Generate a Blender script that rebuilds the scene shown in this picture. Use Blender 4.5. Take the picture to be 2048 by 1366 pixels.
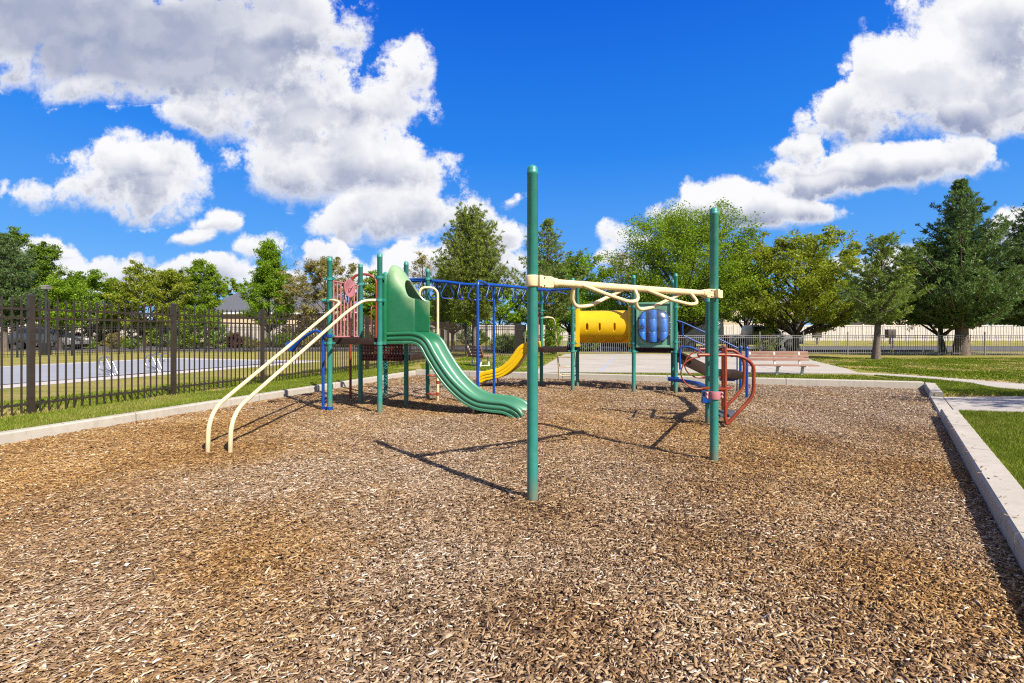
import bpy, bmesh, math, random
import numpy as np
from mathutils import Vector, Matrix
from mathutils.geometry import tessellate_polygon

SC = bpy.context.scene
COL = SC.collection
for o in list(bpy.data.objects):
    bpy.data.objects.remove(o)

# ------------------------------------------------------------------ camera
EYE, FPX, HOR = 1.37, 970.0, 667.0          # eye height; focal length and horizon row in photo pixels
cam_d = bpy.data.cameras.new('camera')
cam_d.sensor_width = 36.0
cam_d.lens = 36.0 * FPX / 2048
cam_d.shift_y = -16.0 / 2048
cam_d.clip_end = 4000
cam = bpy.data.objects.new('camera', cam_d)
COL.objects.link(cam)
cam.location = (0, 0, EYE)
cam.rotation_euler = (math.radians(90), 0, 0)
SC.camera = cam

# ------------------------------------------------------------------ light
SUN_EL = math.radians(43.0)
SUN_AZ = math.atan2(0.652, -0.758)          # clockwise from +Y
sd = Vector((math.sin(SUN_AZ) * math.cos(SUN_EL), math.cos(SUN_AZ) * math.cos(SUN_EL), math.sin(SUN_EL)))
sun_d = bpy.data.lights.new('sun', 'SUN')
sun_d.energy = 5.0
sun_d.angle = math.radians(0.5)
sun_d.color = (1.0, 0.94, 0.85)
sun = bpy.data.objects.new('sun', sun_d)
COL.objects.link(sun)
sun.rotation_euler = sd.to_track_quat('Z', 'Y').to_euler()
sun.location = (10, -12, 20)

SC.view_settings.view_transform = 'Standard'
SC.view_settings.look = 'None'
SC.view_settings.exposure = 1.0
SC.view_settings.gamma = 1.0
SC.cycles.use_denoising = False
SC.cycles.filter_width = 1.15
SC.cycles.diffuse_bounces = 6
SC.cycles.transparent_max_bounces = 24
SC.cycles.sample_clamp_indirect = 6.0


class NT:
    """small helper to chain shader nodes"""
    def __init__(self, tree):
        self.t = tree
        tree.nodes.clear()

    def n(self, typ, ins=None, **props):
        nd = self.t.nodes.new(typ)
        for k, v in props.items():
            setattr(nd, k, v)
        for k, v in (ins or {}).items():
            sock = nd.inputs[k]
            if isinstance(v, bpy.types.NodeSocket):
                self.t.links.new(v, sock)
            elif isinstance(v, bpy.types.Node):
                self.t.links.new(v.outputs[0], sock)
            else:
                sock.default_value = v
        return nd

    def m(self, op, a, b=0.0, c=None, clamp=False):
        ins = {0: a, 1: b}
        if c is not None:
            ins[2] = c
        return self.n('ShaderNodeMath', ins, operation=op, use_clamp=clamp).outputs[0]

    def vm(self, op, a, b=(0, 0, 0)):
        nd = self.n('ShaderNodeVectorMath', {0: a, 1: b}, operation=op)
        return nd.outputs['Value'] if op in ('DOT_PRODUCT', 'LENGTH') else nd.outputs[0]

    def noise(self, vec, scale, detail=3.0, rough=0.55, dist=0.0):
        return self.n('ShaderNodeTexNoise', {'Vector': vec, 'Scale': scale, 'Detail': detail, 'Roughness': rough, 'Distortion': dist})

    def rng(self, v, a, b, c=0.0, d=1.0, smooth=False):
        nd = self.n('ShaderNodeMapRange', {'Value': v, 'From Min': a, 'From Max': b, 'To Min': c, 'To Max': d})
        if smooth:
            nd.interpolation_type = 'SMOOTHSTEP'
        return nd.outputs[0]

    def mix(self, f, a, b, blend='MIX'):
        nd = self.n('ShaderNodeMix', data_type='RGBA', blend_type=blend)
        for k, v in ((0, f), (6, a), (7, b)):
            if isinstance(v, bpy.types.NodeSocket):
                self.t.links.new(v, nd.inputs[k])
            else:
                nd.inputs[k].default_value = v if k == 0 else (*v[:3], 1.0)
        return nd.outputs[2]


def build_world():
    w = bpy.data.worlds.new('World')
    SC.world = w
    w.use_nodes = True
    t = NT(w.node_tree)
    tc = t.n('ShaderNodeTexCoord')
    d = tc.outputs['Generated']
    sky = t.n('ShaderNodeTexSky', sky_type='NISHITA', sun_disc=False, sun_elevation=SUN_EL,
              sun_rotation=SUN_AZ, altitude=1300.0, air_density=1.0, dust_density=0.3, ozone_density=2.0)
    s = t.n('ShaderNodeSeparateXYZ', {0: d})
    x, y, z = s.outputs
    blue = t.n('ShaderNodeHueSaturation', {'Hue': 0.512, 'Saturation': 1.38, 'Value': 1.0, 'Color': sky.outputs[0]}).outputs[0]
    deep = t.n('ShaderNodeValToRGB', {0: z})
    cr = deep.color_ramp
    cr.elements[0].position, cr.elements[0].color = 0.02, (.130, .30, .54, 1)
    cr.elements[1].position, cr.elements[1].color = 0.62, (.002, .062, .41, 1)
    for pos, c in ((.16, (.060, .220, .53)), (.34, (.014, .140, .50))):
        e = cr.elements.new(pos)
        e.color = (*c, 1)
    deep = t.mix(1.0, deep.outputs[0], (1.0 / SKY_K,) * 3, 'MULTIPLY')
    blue = t.mix(.94, blue, deep)
    yy = t.m('MAXIMUM', t.m('ABSOLUTE', y), 0.12)
    u = t.m('DIVIDE', x, yy)
    v = t.m('DIVIDE', z, yy)
    p0 = t.n('ShaderNodeCombineXYZ', {0: u, 1: v, 2: 0.0}).outputs[0]
    wn = t.noise(p0, 3.2, 4.0, 0.55).outputs['Color']
    off = t.vm('MULTIPLY', t.vm('SUBTRACT', wn, (0.5, 0.5, 0.5)), (0.16, 0.13, 0.0))
    p = t.vm('ADD', p0, off)
    field = None
    wsum = None
    ssum = None
    dsum = None
    for (cx, cy, rx, ry, k, *dk) in CLOUDS:
        c = ((cx - 1024) / FPX, (HOR - cy) / FPX, 0)
        q = t.vm('MULTIPLY', t.vm('SUBTRACT', p, c), (FPX / rx, FPX / ry, 0))
        sq = t.n('ShaderNodeSeparateXYZ', {0: q}).outputs
        yb = t.m('MAXIMUM', sq[1], t.m('MULTIPLY', sq[1], -1.25))
        r2 = t.m('MULTIPLY_ADD', yb, yb, t.m('MULTIPLY', sq[0], sq[0]))
        di = t.m('MULTIPLY', t.m('SUBTRACT', 1.0, r2), k)
        field = di if field is None else t.m('SMOOTH_MAX', field, di, 0.35)
        wi = t.m('MAXIMUM', t.m('ADD', di, 0.3), 0.0)
        sy = t.m('MULTIPLY', wi, sq[1])
        wsum = wi if wsum is None else t.m('ADD', wsum, wi)
        ssum = sy if ssum is None else t.m('ADD', ssum, sy)
        if dk:
            dd = t.m('MULTIPLY', wi, dk[0])
            dsum = dd if dsum is None else t.m('ADD', dsum, dd)
    field = t.m('MAXIMUM', field, -1.4)
    wsum = t.m('MAXIMUM', wsum, 0.02)
    shade = t.m('DIVIDE', ssum, wsum)          # -1 base of a cloud ... +1 its top
    core = t.m('DIVIDE', dsum, wsum)           # heavy grey clouds

    def cells(vec, sc, w):
        v = t.n('ShaderNodeTexVoronoi', {'Vector': vec, 'Scale': sc}, feature='F1', voronoi_dimensions='2D').outputs['Distance']
        return t.m('MULTIPLY', t.m('SUBTRACT', .42, t.m('MULTIPLY', v, v)), w)

    def coarse(vec):
        n = t.m('SUBTRACT', t.n('ShaderNodeTexNoise', {'Vector': vec, 'Scale': 5.0, 'Detail': 2.0, 'Roughness': .6}, noise_dimensions='2D').outputs['Fac'], .5)
        return t.m('MULTIPLY_ADD', n, 2.3, cells(vec, 10.0, .85))

    jit = t.vm('MULTIPLY', t.vm('SUBTRACT', t.n('ShaderNodeTexNoise', {'Vector': p0, 'Scale': 15.0, 'Detail': 8.0, 'Roughness': .70}, noise_dimensions='2D').outputs['Color'], (.5, .5, .5)), (.095, .085, 0))
    pw = t.vm('ADD', p, jit)
    b0 = coarse(pw)
    small = cells(pw, 25.0, .55)
    fray = t.m('MULTIPLY', t.m('SUBTRACT', t.n('ShaderNodeTexNoise', {'Vector': p0, 'Scale': 13.0, 'Detail': 9.0, 'Roughness': .72}, noise_dimensions='2D').outputs['Fac'], .5), 2.1)
    dens = t.m('ADD', t.m('ADD', t.m('ADD', b0, small), fray), t.m('ADD', field, -.20))
    edge = t.rng(shade, -0.75, 0.1, 1.35, 0.56)
    mask = t.n('ShaderNodeMapRange', {'Value': dens, 'From Min': -0.16, 'From Max': edge}, interpolation_type='SMOOTHSTEP').outputs[0]
    wisp = t.rng(z, 0.02, 0.16, 0.85, 1.0)
    mask = t.m('MULTIPLY', mask, wisp)
    # billows: the same field a little way towards the sun (up and right)
    b1 = coarse(t.vm('ADD', pw, (0.014, 0.032, 0.0)))
    relief = t.m('MULTIPLY', t.m('SUBTRACT', b1, b0), 0.60)
    big = t.noise(p0, 2.6, 4.0, .5).outputs['Fac']
    thick = t.rng(dens, 0.25, 1.5, 0.0, 1.0, True)
    under = t.rng(t.m('MULTIPLY_ADD', t.m('SUBTRACT', big, .5), 1.6, shade), 0.50, -0.45, 0.0, 1.0, True)
    heavy = t.m('MULTIPLY', t.m('MULTIPLY', core, t.rng(field, .15, 1.05, 0.0, 1.0, True)), t.rng(big, .32, .62, .60, 1.1))
    g = t.m('MULTIPLY', thick, t.m('MULTIPLY_ADD', under, 0.92, 0.04))
    heavy = t.m('MINIMUM', heavy, .80)
    g = t.m('MAXIMUM', t.m('MAXIMUM', g, heavy), t.m('MULTIPLY', t.rng(shade, .05, -.7, 0.0, 1.0, True), .42))
    g = t.m('MULTIPLY_ADD', t.m('MAXIMUM', relief, -.2), t.m('MULTIPLY', thick, t.m('MULTIPLY_ADD', heavy, -.3, .95)), g, clamp=True)
    ccol = t.mix(g, CLOUD_WHITE, CLOUD_GREY)
    # Background strength is SKY_K: cloud colours are given as seen
    ccol = t.mix(1.0, ccol, (1.0 / SKY_K,) * 3, 'MULTIPLY')
    rear = t.m('MULTIPLY', t.rng(y, .56, .10, 0.0, .38), t.rng(z, -.02, .15, 0.0, 1.0))      # unseen cloud added at the sides and behind to whiten the fill light
    mask = t.m('MAXIMUM', mask, rear)
    col = t.mix(mask, blue, ccol)
    bg = t.n('ShaderNodeBackground', {'Color': col, 'Strength': SKY_K * SKY_GAIN})
    out = t.n('ShaderNodeOutputWorld', {'Surface': bg.outputs[0]})
    w.cycles.sampling_method = 'MANUAL'
    w.cycles.sample_map_resolution = 512


SKY_K = 0.12
SKY_GAIN = 0.87
SKY_TINT = (0.55, 0.95, 1.22)
CLOUD_WHITE = (0.56, 0.56, 0.57)
CLOUD_GREY = (0.175, 0.205, 0.305)
# clouds of this sky: where their centres stand (bearing and height given on the plane facing north), sizes, firmness
CLOUDS = [
    (40, 20, 360, 140, 1.4, .75), (330, 100, 350, 140, 1.5, 1.0), (440, 165, 230, 72, 1.2, .8), (560, 50, 180, 120, 1.2, .35), (700, 60, 60, 70, .7), (250, 190, 150, 36, .8, .4),
    (455, 240, 120, 70, 1.1), (620, 230, 190, 110, 1.3), (760, 200, 100, 120, 1.1), (815, 140, 50, 70, .9), (872, 235, 28, 30, .6),
    (640, 335, 195, 95, 1.3, .15), (760, 330, 110, 85, 1.1), (845, 375, 85, 60, 1.0), (800, 440, 165, 60, 1.3, .2), (905, 430, 70, 50, 1.0),
    (260, 360, 160, 88, 1.5), (120, 380, 130, 42, 1.1), (290, 412, 110, 46, 1.1, .3), (440, 448, 64, 36, 1.1), (390, 478, 40, 18, .65),
    (195, 535, 112, 44, 1.2), (75, 492, 64, 30, .9), (430, 548, 118, 40, 1.2), (548, 492, 66, 44, 1.2), (645, 510, 72, 44, 1.2), (640, 568, 190, 44, 1.1), (250, 580, 200, 28, .9),
    (740, 560, 100, 50, 1.0), (1010, 480, 70, 40, .9), (1045, 403, 38, 12, .5), (930, 530, 170, 56, 1.0), (1248, 470, 58, 36, 1.1), (1212, 500, 30, 22, .65), (1240, 512, 50, 24, .9),
    (1990, 70, 220, 150, 1.5, .1), (1850, 170, 180, 110, 1.4), (1930, 225, 240, 85, 1.3, .6), (1700, 240, 105, 75, 1.1), (1620, 300, 65, 36, .8), (1760, 345, 215, 54, 1.25), (1900, 330, 140, 44, 1.1),
    (1650, 375, 95, 32, .9), (2030, 270, 70, 30, 1.0), (1470, 425, 130, 54, 1.3), (1390, 432, 85, 36, .9), (1610, 425, 85, 34, 1.0),
    (1800, 520, 80, 50, 1.1), (2040, 465, 70, 44, 1.1), (1850, 560, 210, 44, .9), (1720, 530, 70, 36, .8),
    (-400, 250, 300, 160, 1.1), (-900, 480, 400, 110, 1.1), (2600, 300, 300, 150, 1.1), (3000, 480, 400, 110, 1.0),
]
build_world()

# ------------------------------------------------------------------ building helpers
W = {}                                       # world position of each object's origin
RND = random.Random(11)
TH = math.radians(14.5)                      # the playground's grid is turned against the camera
A = Vector((math.cos(TH), -math.sin(TH), 0))
B = Vector((math.sin(TH), math.cos(TH), 0))
UP = Vector((0, 0, 1))
LZ = 0.13                                    # level of the lawns above the chips


def P(px, py, Y):
    return Vector(((px - 1024) / FPX * Y, Y, EYE + (HOR - py) / FPX * Y))


def G(px, py, z=0.0):
    return P(px, py, (EYE - z) * FPX / (py - HOR))


def V(*a):
    return Vector(a)


class MB:
    def __init__(self):
        self.v, self.f = [], []

    def add(self, vs, fs):
        k = len(self.v)
        self.v += [tuple(p) for p in vs]
        self.f += [tuple(i + k for i in f) for f in fs]
        return self

    def tube(self, pts, r, n=12, cap=True, closed=False):
        pts = [Vector(p) for p in pts]
        m = len(pts)
        rr = r if isinstance(r, (list, tuple)) else [r] * m
        tans = []
        for i in range(m):
            if closed:
                t = pts[(i + 1) % m] - pts[i - 1]
            else:
                t = pts[min(i + 1, m - 1)] - pts[max(i - 1, 0)]
            tans.append(t.normalized() if t.length > 1e-9 else UP.copy())
        ref = Vector((1, 0, 0)) if abs(tans[0].z) > 0.8 else UP
        u = (ref - tans[0] * ref.dot(tans[0])).normalized()
        vs, fs = [], []
        for i in range(m):
            u = u - tans[i] * u.dot(tans[i])
            u = u.normalized() if u.length > 1e-6 else tans[i].orthogonal().normalized()
            w = tans[i].cross(u)
            for k in range(n):
                a = 2 * math.pi * k / n
                vs.append(pts[i] + (u * math.cos(a) + w * math.sin(a)) * rr[i])
        for i in range(m if closed else m - 1):
            j = (i + 1) % m
            for k in range(n):
                l = (k + 1) % n
                fs.append((i * n + k, i * n + l, j * n + l, j * n + k))
        if cap and not closed:
            fs.append(tuple(range(n - 1, -1, -1)))
            fs.append(tuple((m - 1) * n + k for k in range(n)))
        return self.add(vs, fs)

    def box(self, c, s, ax=None, ay=None, az=None):
        c = Vector(c)
        ax = Vector(ax) if ax is not None else Vector((1, 0, 0))
        az = Vector(az) if az is not None else UP
        ay = Vector(ay) if ay is not None else az.cross(ax)
        hx, hy, hz = ax * s[0] / 2, ay * s[1] / 2, az * s[2] / 2
        vs = [c + i * hx + j * hy + k * hz for k in (-1, 1) for j in (-1, 1) for i in (-1, 1)]
        return self.add(vs, [(0, 2, 3, 1), (4, 5, 7, 6), (0, 1, 5, 4), (2, 6, 7, 3), (0, 4, 6, 2), (1, 3, 7, 5)])

    def span(self, p, q, w, h, up=UP):
        """a straight bar of section w x h from p to q"""
        p, q = Vector(p), Vector(q)
        d = q - p
        ax = d.normalized()
        ay = up.cross(ax)
        ay = ay.normalized() if ay.length > 1e-6 else Vector((1, 0, 0))
        return self.box((p + q) / 2, (d.length, w, h), ax, ay, ax.cross(ay))

    def lathe(self, base, prof, n=20, axis=UP):
        base, axis = Vector(base), Vector(axis).normalized()
        u = axis.orthogonal().normalized()
        w = axis.cross(u)
        vs, fs = [], []
        for (r, h) in prof:
            for k in range(n):
                a = 2 * math.pi * k / n
                vs.append(base + axis * h + (u * math.cos(a) + w * math.sin(a)) * r)
        for i in range(len(prof) - 1):
            for k in range(n):
                l = (k + 1) % n
                fs.append((i * n + k, i * n + l, (i + 1) * n + l, (i + 1) * n + k))
        fs.append(tuple(range(n - 1, -1, -1)))
        fs.append(tuple((len(prof) - 1) * n + k for k in range(n)))
        return self.add(vs, fs)

    def prism(self, poly, o, ex, ey, th):
        """a flat outline (poly, in ex/ey from o) given the thickness vector th"""
        o, ex, ey, th = Vector(o), Vector(ex), Vector(ey), Vector(th)
        n = len(poly)
        vs = [o + ex * x + ey * y for x, y in poly]
        vs += [p + th for p in vs]
        fs = [tuple(range(n - 1, -1, -1)), tuple(range(n, 2 * n))]
        fs += [(i, (i + 1) % n, n + (i + 1) % n, n + i) for i in range(n)]
        return self.add(vs, fs)

    def loft(self, rings, cap=True):
        n = len(rings[0])
        vs = [p for r in rings for p in r]
        fs = []
        for i in range(len(rings) - 1):
            for k in range(n):
                l = (k + 1) % n
                fs.append((i * n + k, i * n + l, (i + 1) * n + l, (i + 1) * n + k))
        if cap:
            fs.append(tuple(range(n - 1, -1, -1)))
            fs.append(tuple((len(rings) - 1) * n + k for k in range(n)))
        return self.add(vs, fs)

    def build(self, name, mat, parent=None, smooth=True, angle=40, bevel=0.0, label=None):
        off = W.get(parent, Vector((0, 0, 0))) if parent is not None else None
        vs = np.array(self.v, dtype=float).reshape(-1, 3)
        if off is None:
            lo, hi = vs.min(0), vs.max(0)
            off = Vector(((lo[0] + hi[0]) / 2, (lo[1] + hi[1]) / 2, lo[2]))
        me = bpy.data.meshes.new(name)
        me.from_pydata((vs - np.array(off)).tolist(), [], self.f)
        bm = bmesh.new()
        bm.from_mesh(me)
        bmesh.ops.recalc_face_normals(bm, faces=bm.faces)
        if bevel > 0:
            es = [e for e in bm.edges if len(e.link_faces) == 2 and e.calc_face_angle(0) > math.radians(40)]
            bmesh.ops.bevel(bm, geom=es, offset=bevel, segments=2, profile=0.6, affect='EDGES', clamp_overlap=True)
        bm.to_mesh(me)
        bm.free()
        if smooth:
            me.shade_smooth()
            me.set_sharp_from_angle(angle=math.radians(angle))
        me.materials.append(mat)
        o = bpy.data.objects.new(name, me)
        COL.objects.link(o)
        if parent is not None:
            o.parent = parent
        else:
            o.location = off
        W[o] = Vector(off)
        if label:
            o['label'] = label
        return o


def thing(name, label, cat, loc=(0, 0, 0), group=None):
    o = bpy.data.objects.new(name, None)
    o.empty_display_size = 0.2
    COL.objects.link(o)
    o.location = loc
    W[o] = Vector(loc)
    return tag(o, label, cat, group)


def tag(o, label, cat=None, group=None, kind=None):
    o['label'] = label
    if cat:
        o['category'] = cat
    if group:
        o['group'] = group
    if kind:
        o['kind'] = kind
    return o


def structure(o, label=None):
    o['kind'] = 'structure'
    if label:
        o['label'] = label
    return o


def copy_tree(o, parent=None):
    c = o.copy()
    COL.objects.link(c)
    W[c] = W.get(o, Vector((0, 0, 0)))
    if parent is not None:
        c.parent = parent
    for ch in list(o.children):
        copy_tree(ch, c)
    return c


def fillet(pts, rad, n=6):
    pts = [Vector(p) for p in pts]
    out = [pts[0]]
    for i in range(1, len(pts) - 1):
        p, a, b = pts[i], pts[i - 1], pts[i + 1]
        r = rad[i - 1] if isinstance(rad, (list, tuple)) else rad
        d1, d2 = a - p, b - p
        l = min(r, d1.length * .48, d2.length * .48)
        s, e = p + d1.normalized() * l, p + d2.normalized() * l
        for k in range(n + 1):
            t = k / n
            out.append(s * (1 - t) ** 2 + p * 2 * t * (1 - t) + e * t * t)
    out.append(pts[-1])
    return out


def catmull(pts, n=8, closed=False):
    pts = [Vector(p) for p in pts]
    m = len(pts)
    out = []
    rngs = range(m) if closed else range(m - 1)
    for i in rngs:
        if closed:
            a, b, c, d = pts[i - 1], pts[i], pts[(i + 1) % m], pts[(i + 2) % m]
        else:
            a, b, c, d = pts[max(i - 1, 0)], pts[i], pts[i + 1], pts[min(i + 2, m - 1)]
        for k in range(n):
            t = k / n
            out.append(0.5 * ((2 * b) + (c - a) * t + (2 * a - 5 * b + 4 * c - d) * t * t + (3 * b - a - 3 * c + d) * t ** 3))
    if not closed:
        out.append(pts[-1])
    return out


def inside(poly, xs, ys):
    r = np.zeros(len(xs), bool)
    n = len(poly)
    for i in range(n):
        x1, y1 = poly[i][:2]
        x2, y2 = poly[(i + 1) % n][:2]
        c = (y1 > ys) != (y2 > ys)
        with np.errstate(divide='ignore', invalid='ignore'):
            xi = (x2 - x1) * (ys - y1) / (y2 - y1 + 1e-12) + x1
        r ^= c & (xs < xi)
    return r


def np_mesh(name, verts, faces_n, mat, tint=None, parent=None, tint2=None):
    """verts (n,3); faces_n = (index array (m,k)) ; tint per face"""
    verts = np.asarray(verts, np.float32)
    off = W.get(parent, None) if parent is not None else None
    if off is None:
        off = Vector((float(verts[:, 0].mean()), float(verts[:, 1].mean()), float(verts[:, 2].min())))
    me = bpy.data.meshes.new(name)
    m, k = faces_n.shape
    me.vertices.add(len(verts))
    me.vertices.foreach_set('co', (verts - np.array(off, np.float32)).ravel())
    me.loops.add(m * k)
    me.loops.foreach_set('vertex_index', faces_n.astype(np.int32).ravel())
    me.polygons.add(m)
    me.polygons.foreach_set('loop_start', np.arange(0, m * k, k, dtype=np.int32))
    me.update(calc_edges=True)
    for nm, arr in (('tint', tint), ('wear', tint2)):
        if arr is not None:
            at = me.attributes.new(nm, 'FLOAT', 'FACE')
            at.data.foreach_set('value', np.asarray(arr, np.float32))
    me.materials.append(mat)
    o = bpy.data.objects.new(name, me)
    COL.objects.link(o)
    if parent is not None:
        o.parent = parent
    else:
        o.location = off
    W[o] = Vector(off)
    return o


# ------------------------------------------------------------------ materials
MATS = {}


def mat(name, col, rough=0.5, var=0.12, scale=6.0, bump=0.0, bscale=60.0, metal=0.0, spec=0.5, dirt=None, dirt_amt=0.0, dirt_scale=2.5, foot=0.0, chips=None, trans=0.0):
    m = bpy.data.materials.new(name)
    m.use_nodes = True
    t = NT(m.node_tree)
    co = t.n('ShaderNodeTexCoord').outputs['Object']
    n1 = t.noise(co, scale, 5.0, 0.6).outputs['Fac']
    lo = tuple(c * (1 - var) for c in col)
    hi = tuple(min(1, c * (1 + var)) for c in col)
    base = t.mix(t.rng(n1, .3, .7), lo, hi)
    if dirt is not None:
        n2 = t.noise(co, dirt_scale, 6.0, 0.65).outputs['Fac']
        base = t.mix(t.m('MULTIPLY', t.rng(n2, .5, .72), dirt_amt), base, dirt)
    if foot:                                   # dust splashed up from the chips
        z = t.n('ShaderNodeSeparateXYZ', {0: co}).outputs[2]
        f = t.rng(t.m('MULTIPLY_ADD', t.noise(co, 11, 4, .6).outputs['Fac'], .16, z), .10, .36, foot, 0.0, True)
        base = t.mix(f, base, (.20, .14, .085))
    if chips is not None:                      # small scrapes and rust
        f = t.rng(t.noise(t.n('ShaderNodeMapping', {'Vector': co, 'Scale': (1, 1, .55)}).outputs[0], 21, 5, .72).outputs['Fac'], .655, .675)
        base = t.mix(t.m('MULTIPLY', f, .8), base, chips)
    pb = t.n('ShaderNodeBsdfPrincipled', {'Base Color': base, 'Metallic': metal, 'Specular IOR Level': spec})
    t.t.links.new(t.rng(n1, .3, .7, max(0, rough - .06), min(1, rough + .08)), pb.inputs['Roughness'])
    if bump:
        nb = t.noise(co, bscale, 4.0, 0.6).outputs['Fac']
        bp = t.n('ShaderNodeBump', {'Height': nb, 'Strength': bump, 'Distance': 0.01})
        t.t.links.new(bp.outputs[0], pb.inputs['Normal'])
    surf = pb.outputs[0]
    if trans:
        surf = t.n('ShaderNodeMixShader', {0: trans, 1: surf, 2: t.n('ShaderNodeBsdfTranslucent', {'Color': base}).outputs[0]}).outputs[0]
    t.n('ShaderNodeOutputMaterial', {'Surface': surf})
    MATS[name] = m
    return m


M_TEAL = mat('teal_paint', (0.028, 0.235, 0.185), .42, .10, 9, .10, 220, dirt=(.10, .28, .23), dirt_amt=.6, dirt_scale=4, foot=.6, chips=(.12, .20, .17))
M_CREAM = mat('cream_paint', (0.80, 0.61, 0.33), .40, .06, 8, .06, 150, dirt=(.55, .38, .19), dirt_amt=.5, dirt_scale=6, foot=.5, chips=(.28, .15, .07))
M_BLUE = mat('blue_paint', (0.001, 0.052, 0.27), .35, .12, 8, .05, 150, dirt=(.02, .11, .34), dirt_amt=.25, dirt_scale=5)
M_RED = mat('red_paint', (0.25, 0.034, 0.008), .42, .12, 8, .05, 150, dirt=(.31, .070, .016), dirt_amt=.6, dirt_scale=4, chips=(.16, .07, .04))
M_PINK = mat('faded_pink_paint', (0.43, 0.150, 0.165), .55, .10, 10, .05, 150, dirt=(.50, .23, .24), dirt_amt=.5)
M_YELLOW = mat('yellow_plastic', (0.84, 0.53, 0.002), .38, .05, 3, .05, 300, dirt=(.66, .38, .01), dirt_amt=.35, trans=.14)
M_TUNNEL = mat('yellow_tunnel_plastic', (0.90, 0.58, 0.004), .38, .05, 3, .05, 300, dirt=(.72, .43, .01), dirt_amt=.35, trans=.32)
M_PANEL = mat('grey_green_plastic', (0.13, 0.30, 0.20), .42, .08, 5, .04, 250, dirt=(.22, .36, .27), dirt_amt=.4)
M_DECK = mat('brown_deck_coating', (0.034, 0.019, 0.014), .8, .25, 12, .2, 90, spec=.15, dirt=(.09, .06, .045), dirt_amt=.5)
M_STAIR = mat('brown_stair_coating', (0.050, 0.030, 0.020), .8, .15, 10, .2, 90, spec=.15)
M_BRONZE = mat('bronze_fence_paint', (0.036, 0.025, 0.016), .42, .15, 6, .04, 150)
M_DARKF = mat('black_fence_paint', (0.020, 0.017, 0.015), .45, .15, 6)
M_SILVER = mat('pale_grey_fence_paint', (0.21, 0.20, 0.185), .45, .08, 4)
M_CHROME = mat('steel_tube', (0.48, 0.48, 0.48), .32, .03, 4, metal=.9)
M_BOLT = mat('bolt_steel', (0.35, 0.33, 0.30), .4, .2, 20, metal=.9)
M_RUBBER = mat('grey_rubber', (0.055, 0.055, 0.065), .7, .2, 10, .2, 90)
M_WHITEP = mat('white_metal_paint', (0.68, 0.69, 0.70), .4, .06, 5, dirt=(.4, .36, .3), dirt_amt=.4)
M_SLAT = mat('faded_brown_plank', (0.31, 0.165, 0.115), .65, .14, 7, .15, 70, dirt=(.40, .24, .18), dirt_amt=.5, dirt_scale=9)
M_SLAT2 = mat('red_brown_plank', (0.20, 0.085, 0.055), .65, .14, 7, .15, 70)
M_VINYL = mat('white_vinyl', (0.58, 0.52, 0.455), .5, .05, 2, dirt=(.40, .34, .28), dirt_amt=.5)
M_ROOF = mat('grey_shingle', (0.085, 0.088, 0.10), .85, .25, 9, .5, 25)
M_WALL = mat('tan_stucco', (0.55, 0.43, 0.28), .85, .06, 3, .2, 60)
M_TRIM = mat('white_trim', (0.75, 0.74, 0.70), .5, .04, 4)
M_GLASSD = mat('dark_window_glass', (0.02, 0.025, 0.03), .08, .2, 2, spec=.8)
M_CARSILVER = mat('silver_car_paint', (0.30, 0.30, 0.30), .28, .04, 2, metal=.4)
M_CARWHITE = mat('white_car_paint', (0.78, 0.79, 0.82), .3, .03, 2)
M_CARDARK = mat('dark_car_paint', (0.03, 0.035, 0.045), .25, .05, 2)
M_TYRE = mat('tyre_rubber', (0.018, 0.018, 0.018), .8, .2, 20)
M_TAIL = mat('red_lamp_lens', (0.4, 0.02, 0.02), .2, .05, 5)
M_BARK = mat('bark', (0.13, 0.095, 0.07), .9, .35, 14, .8, 30, dirt=(.24, .20, .16), dirt_amt=.6, dirt_scale=8)
M_BARKD = mat('dark_bark', (0.060, 0.046, 0.038), .9, .35, 14, .8, 30)
M_BLACK = mat('black_lamp_paint', (0.014, 0.014, 0.015), .5, .1, 6)
M_GREYBOX = mat('brown_box_paint', (0.07, 0.05, 0.04), .6, .15, 6)
M_INK = mat('black_ink', (0.01, 0.012, 0.02), .6, .05, 5)


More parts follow.
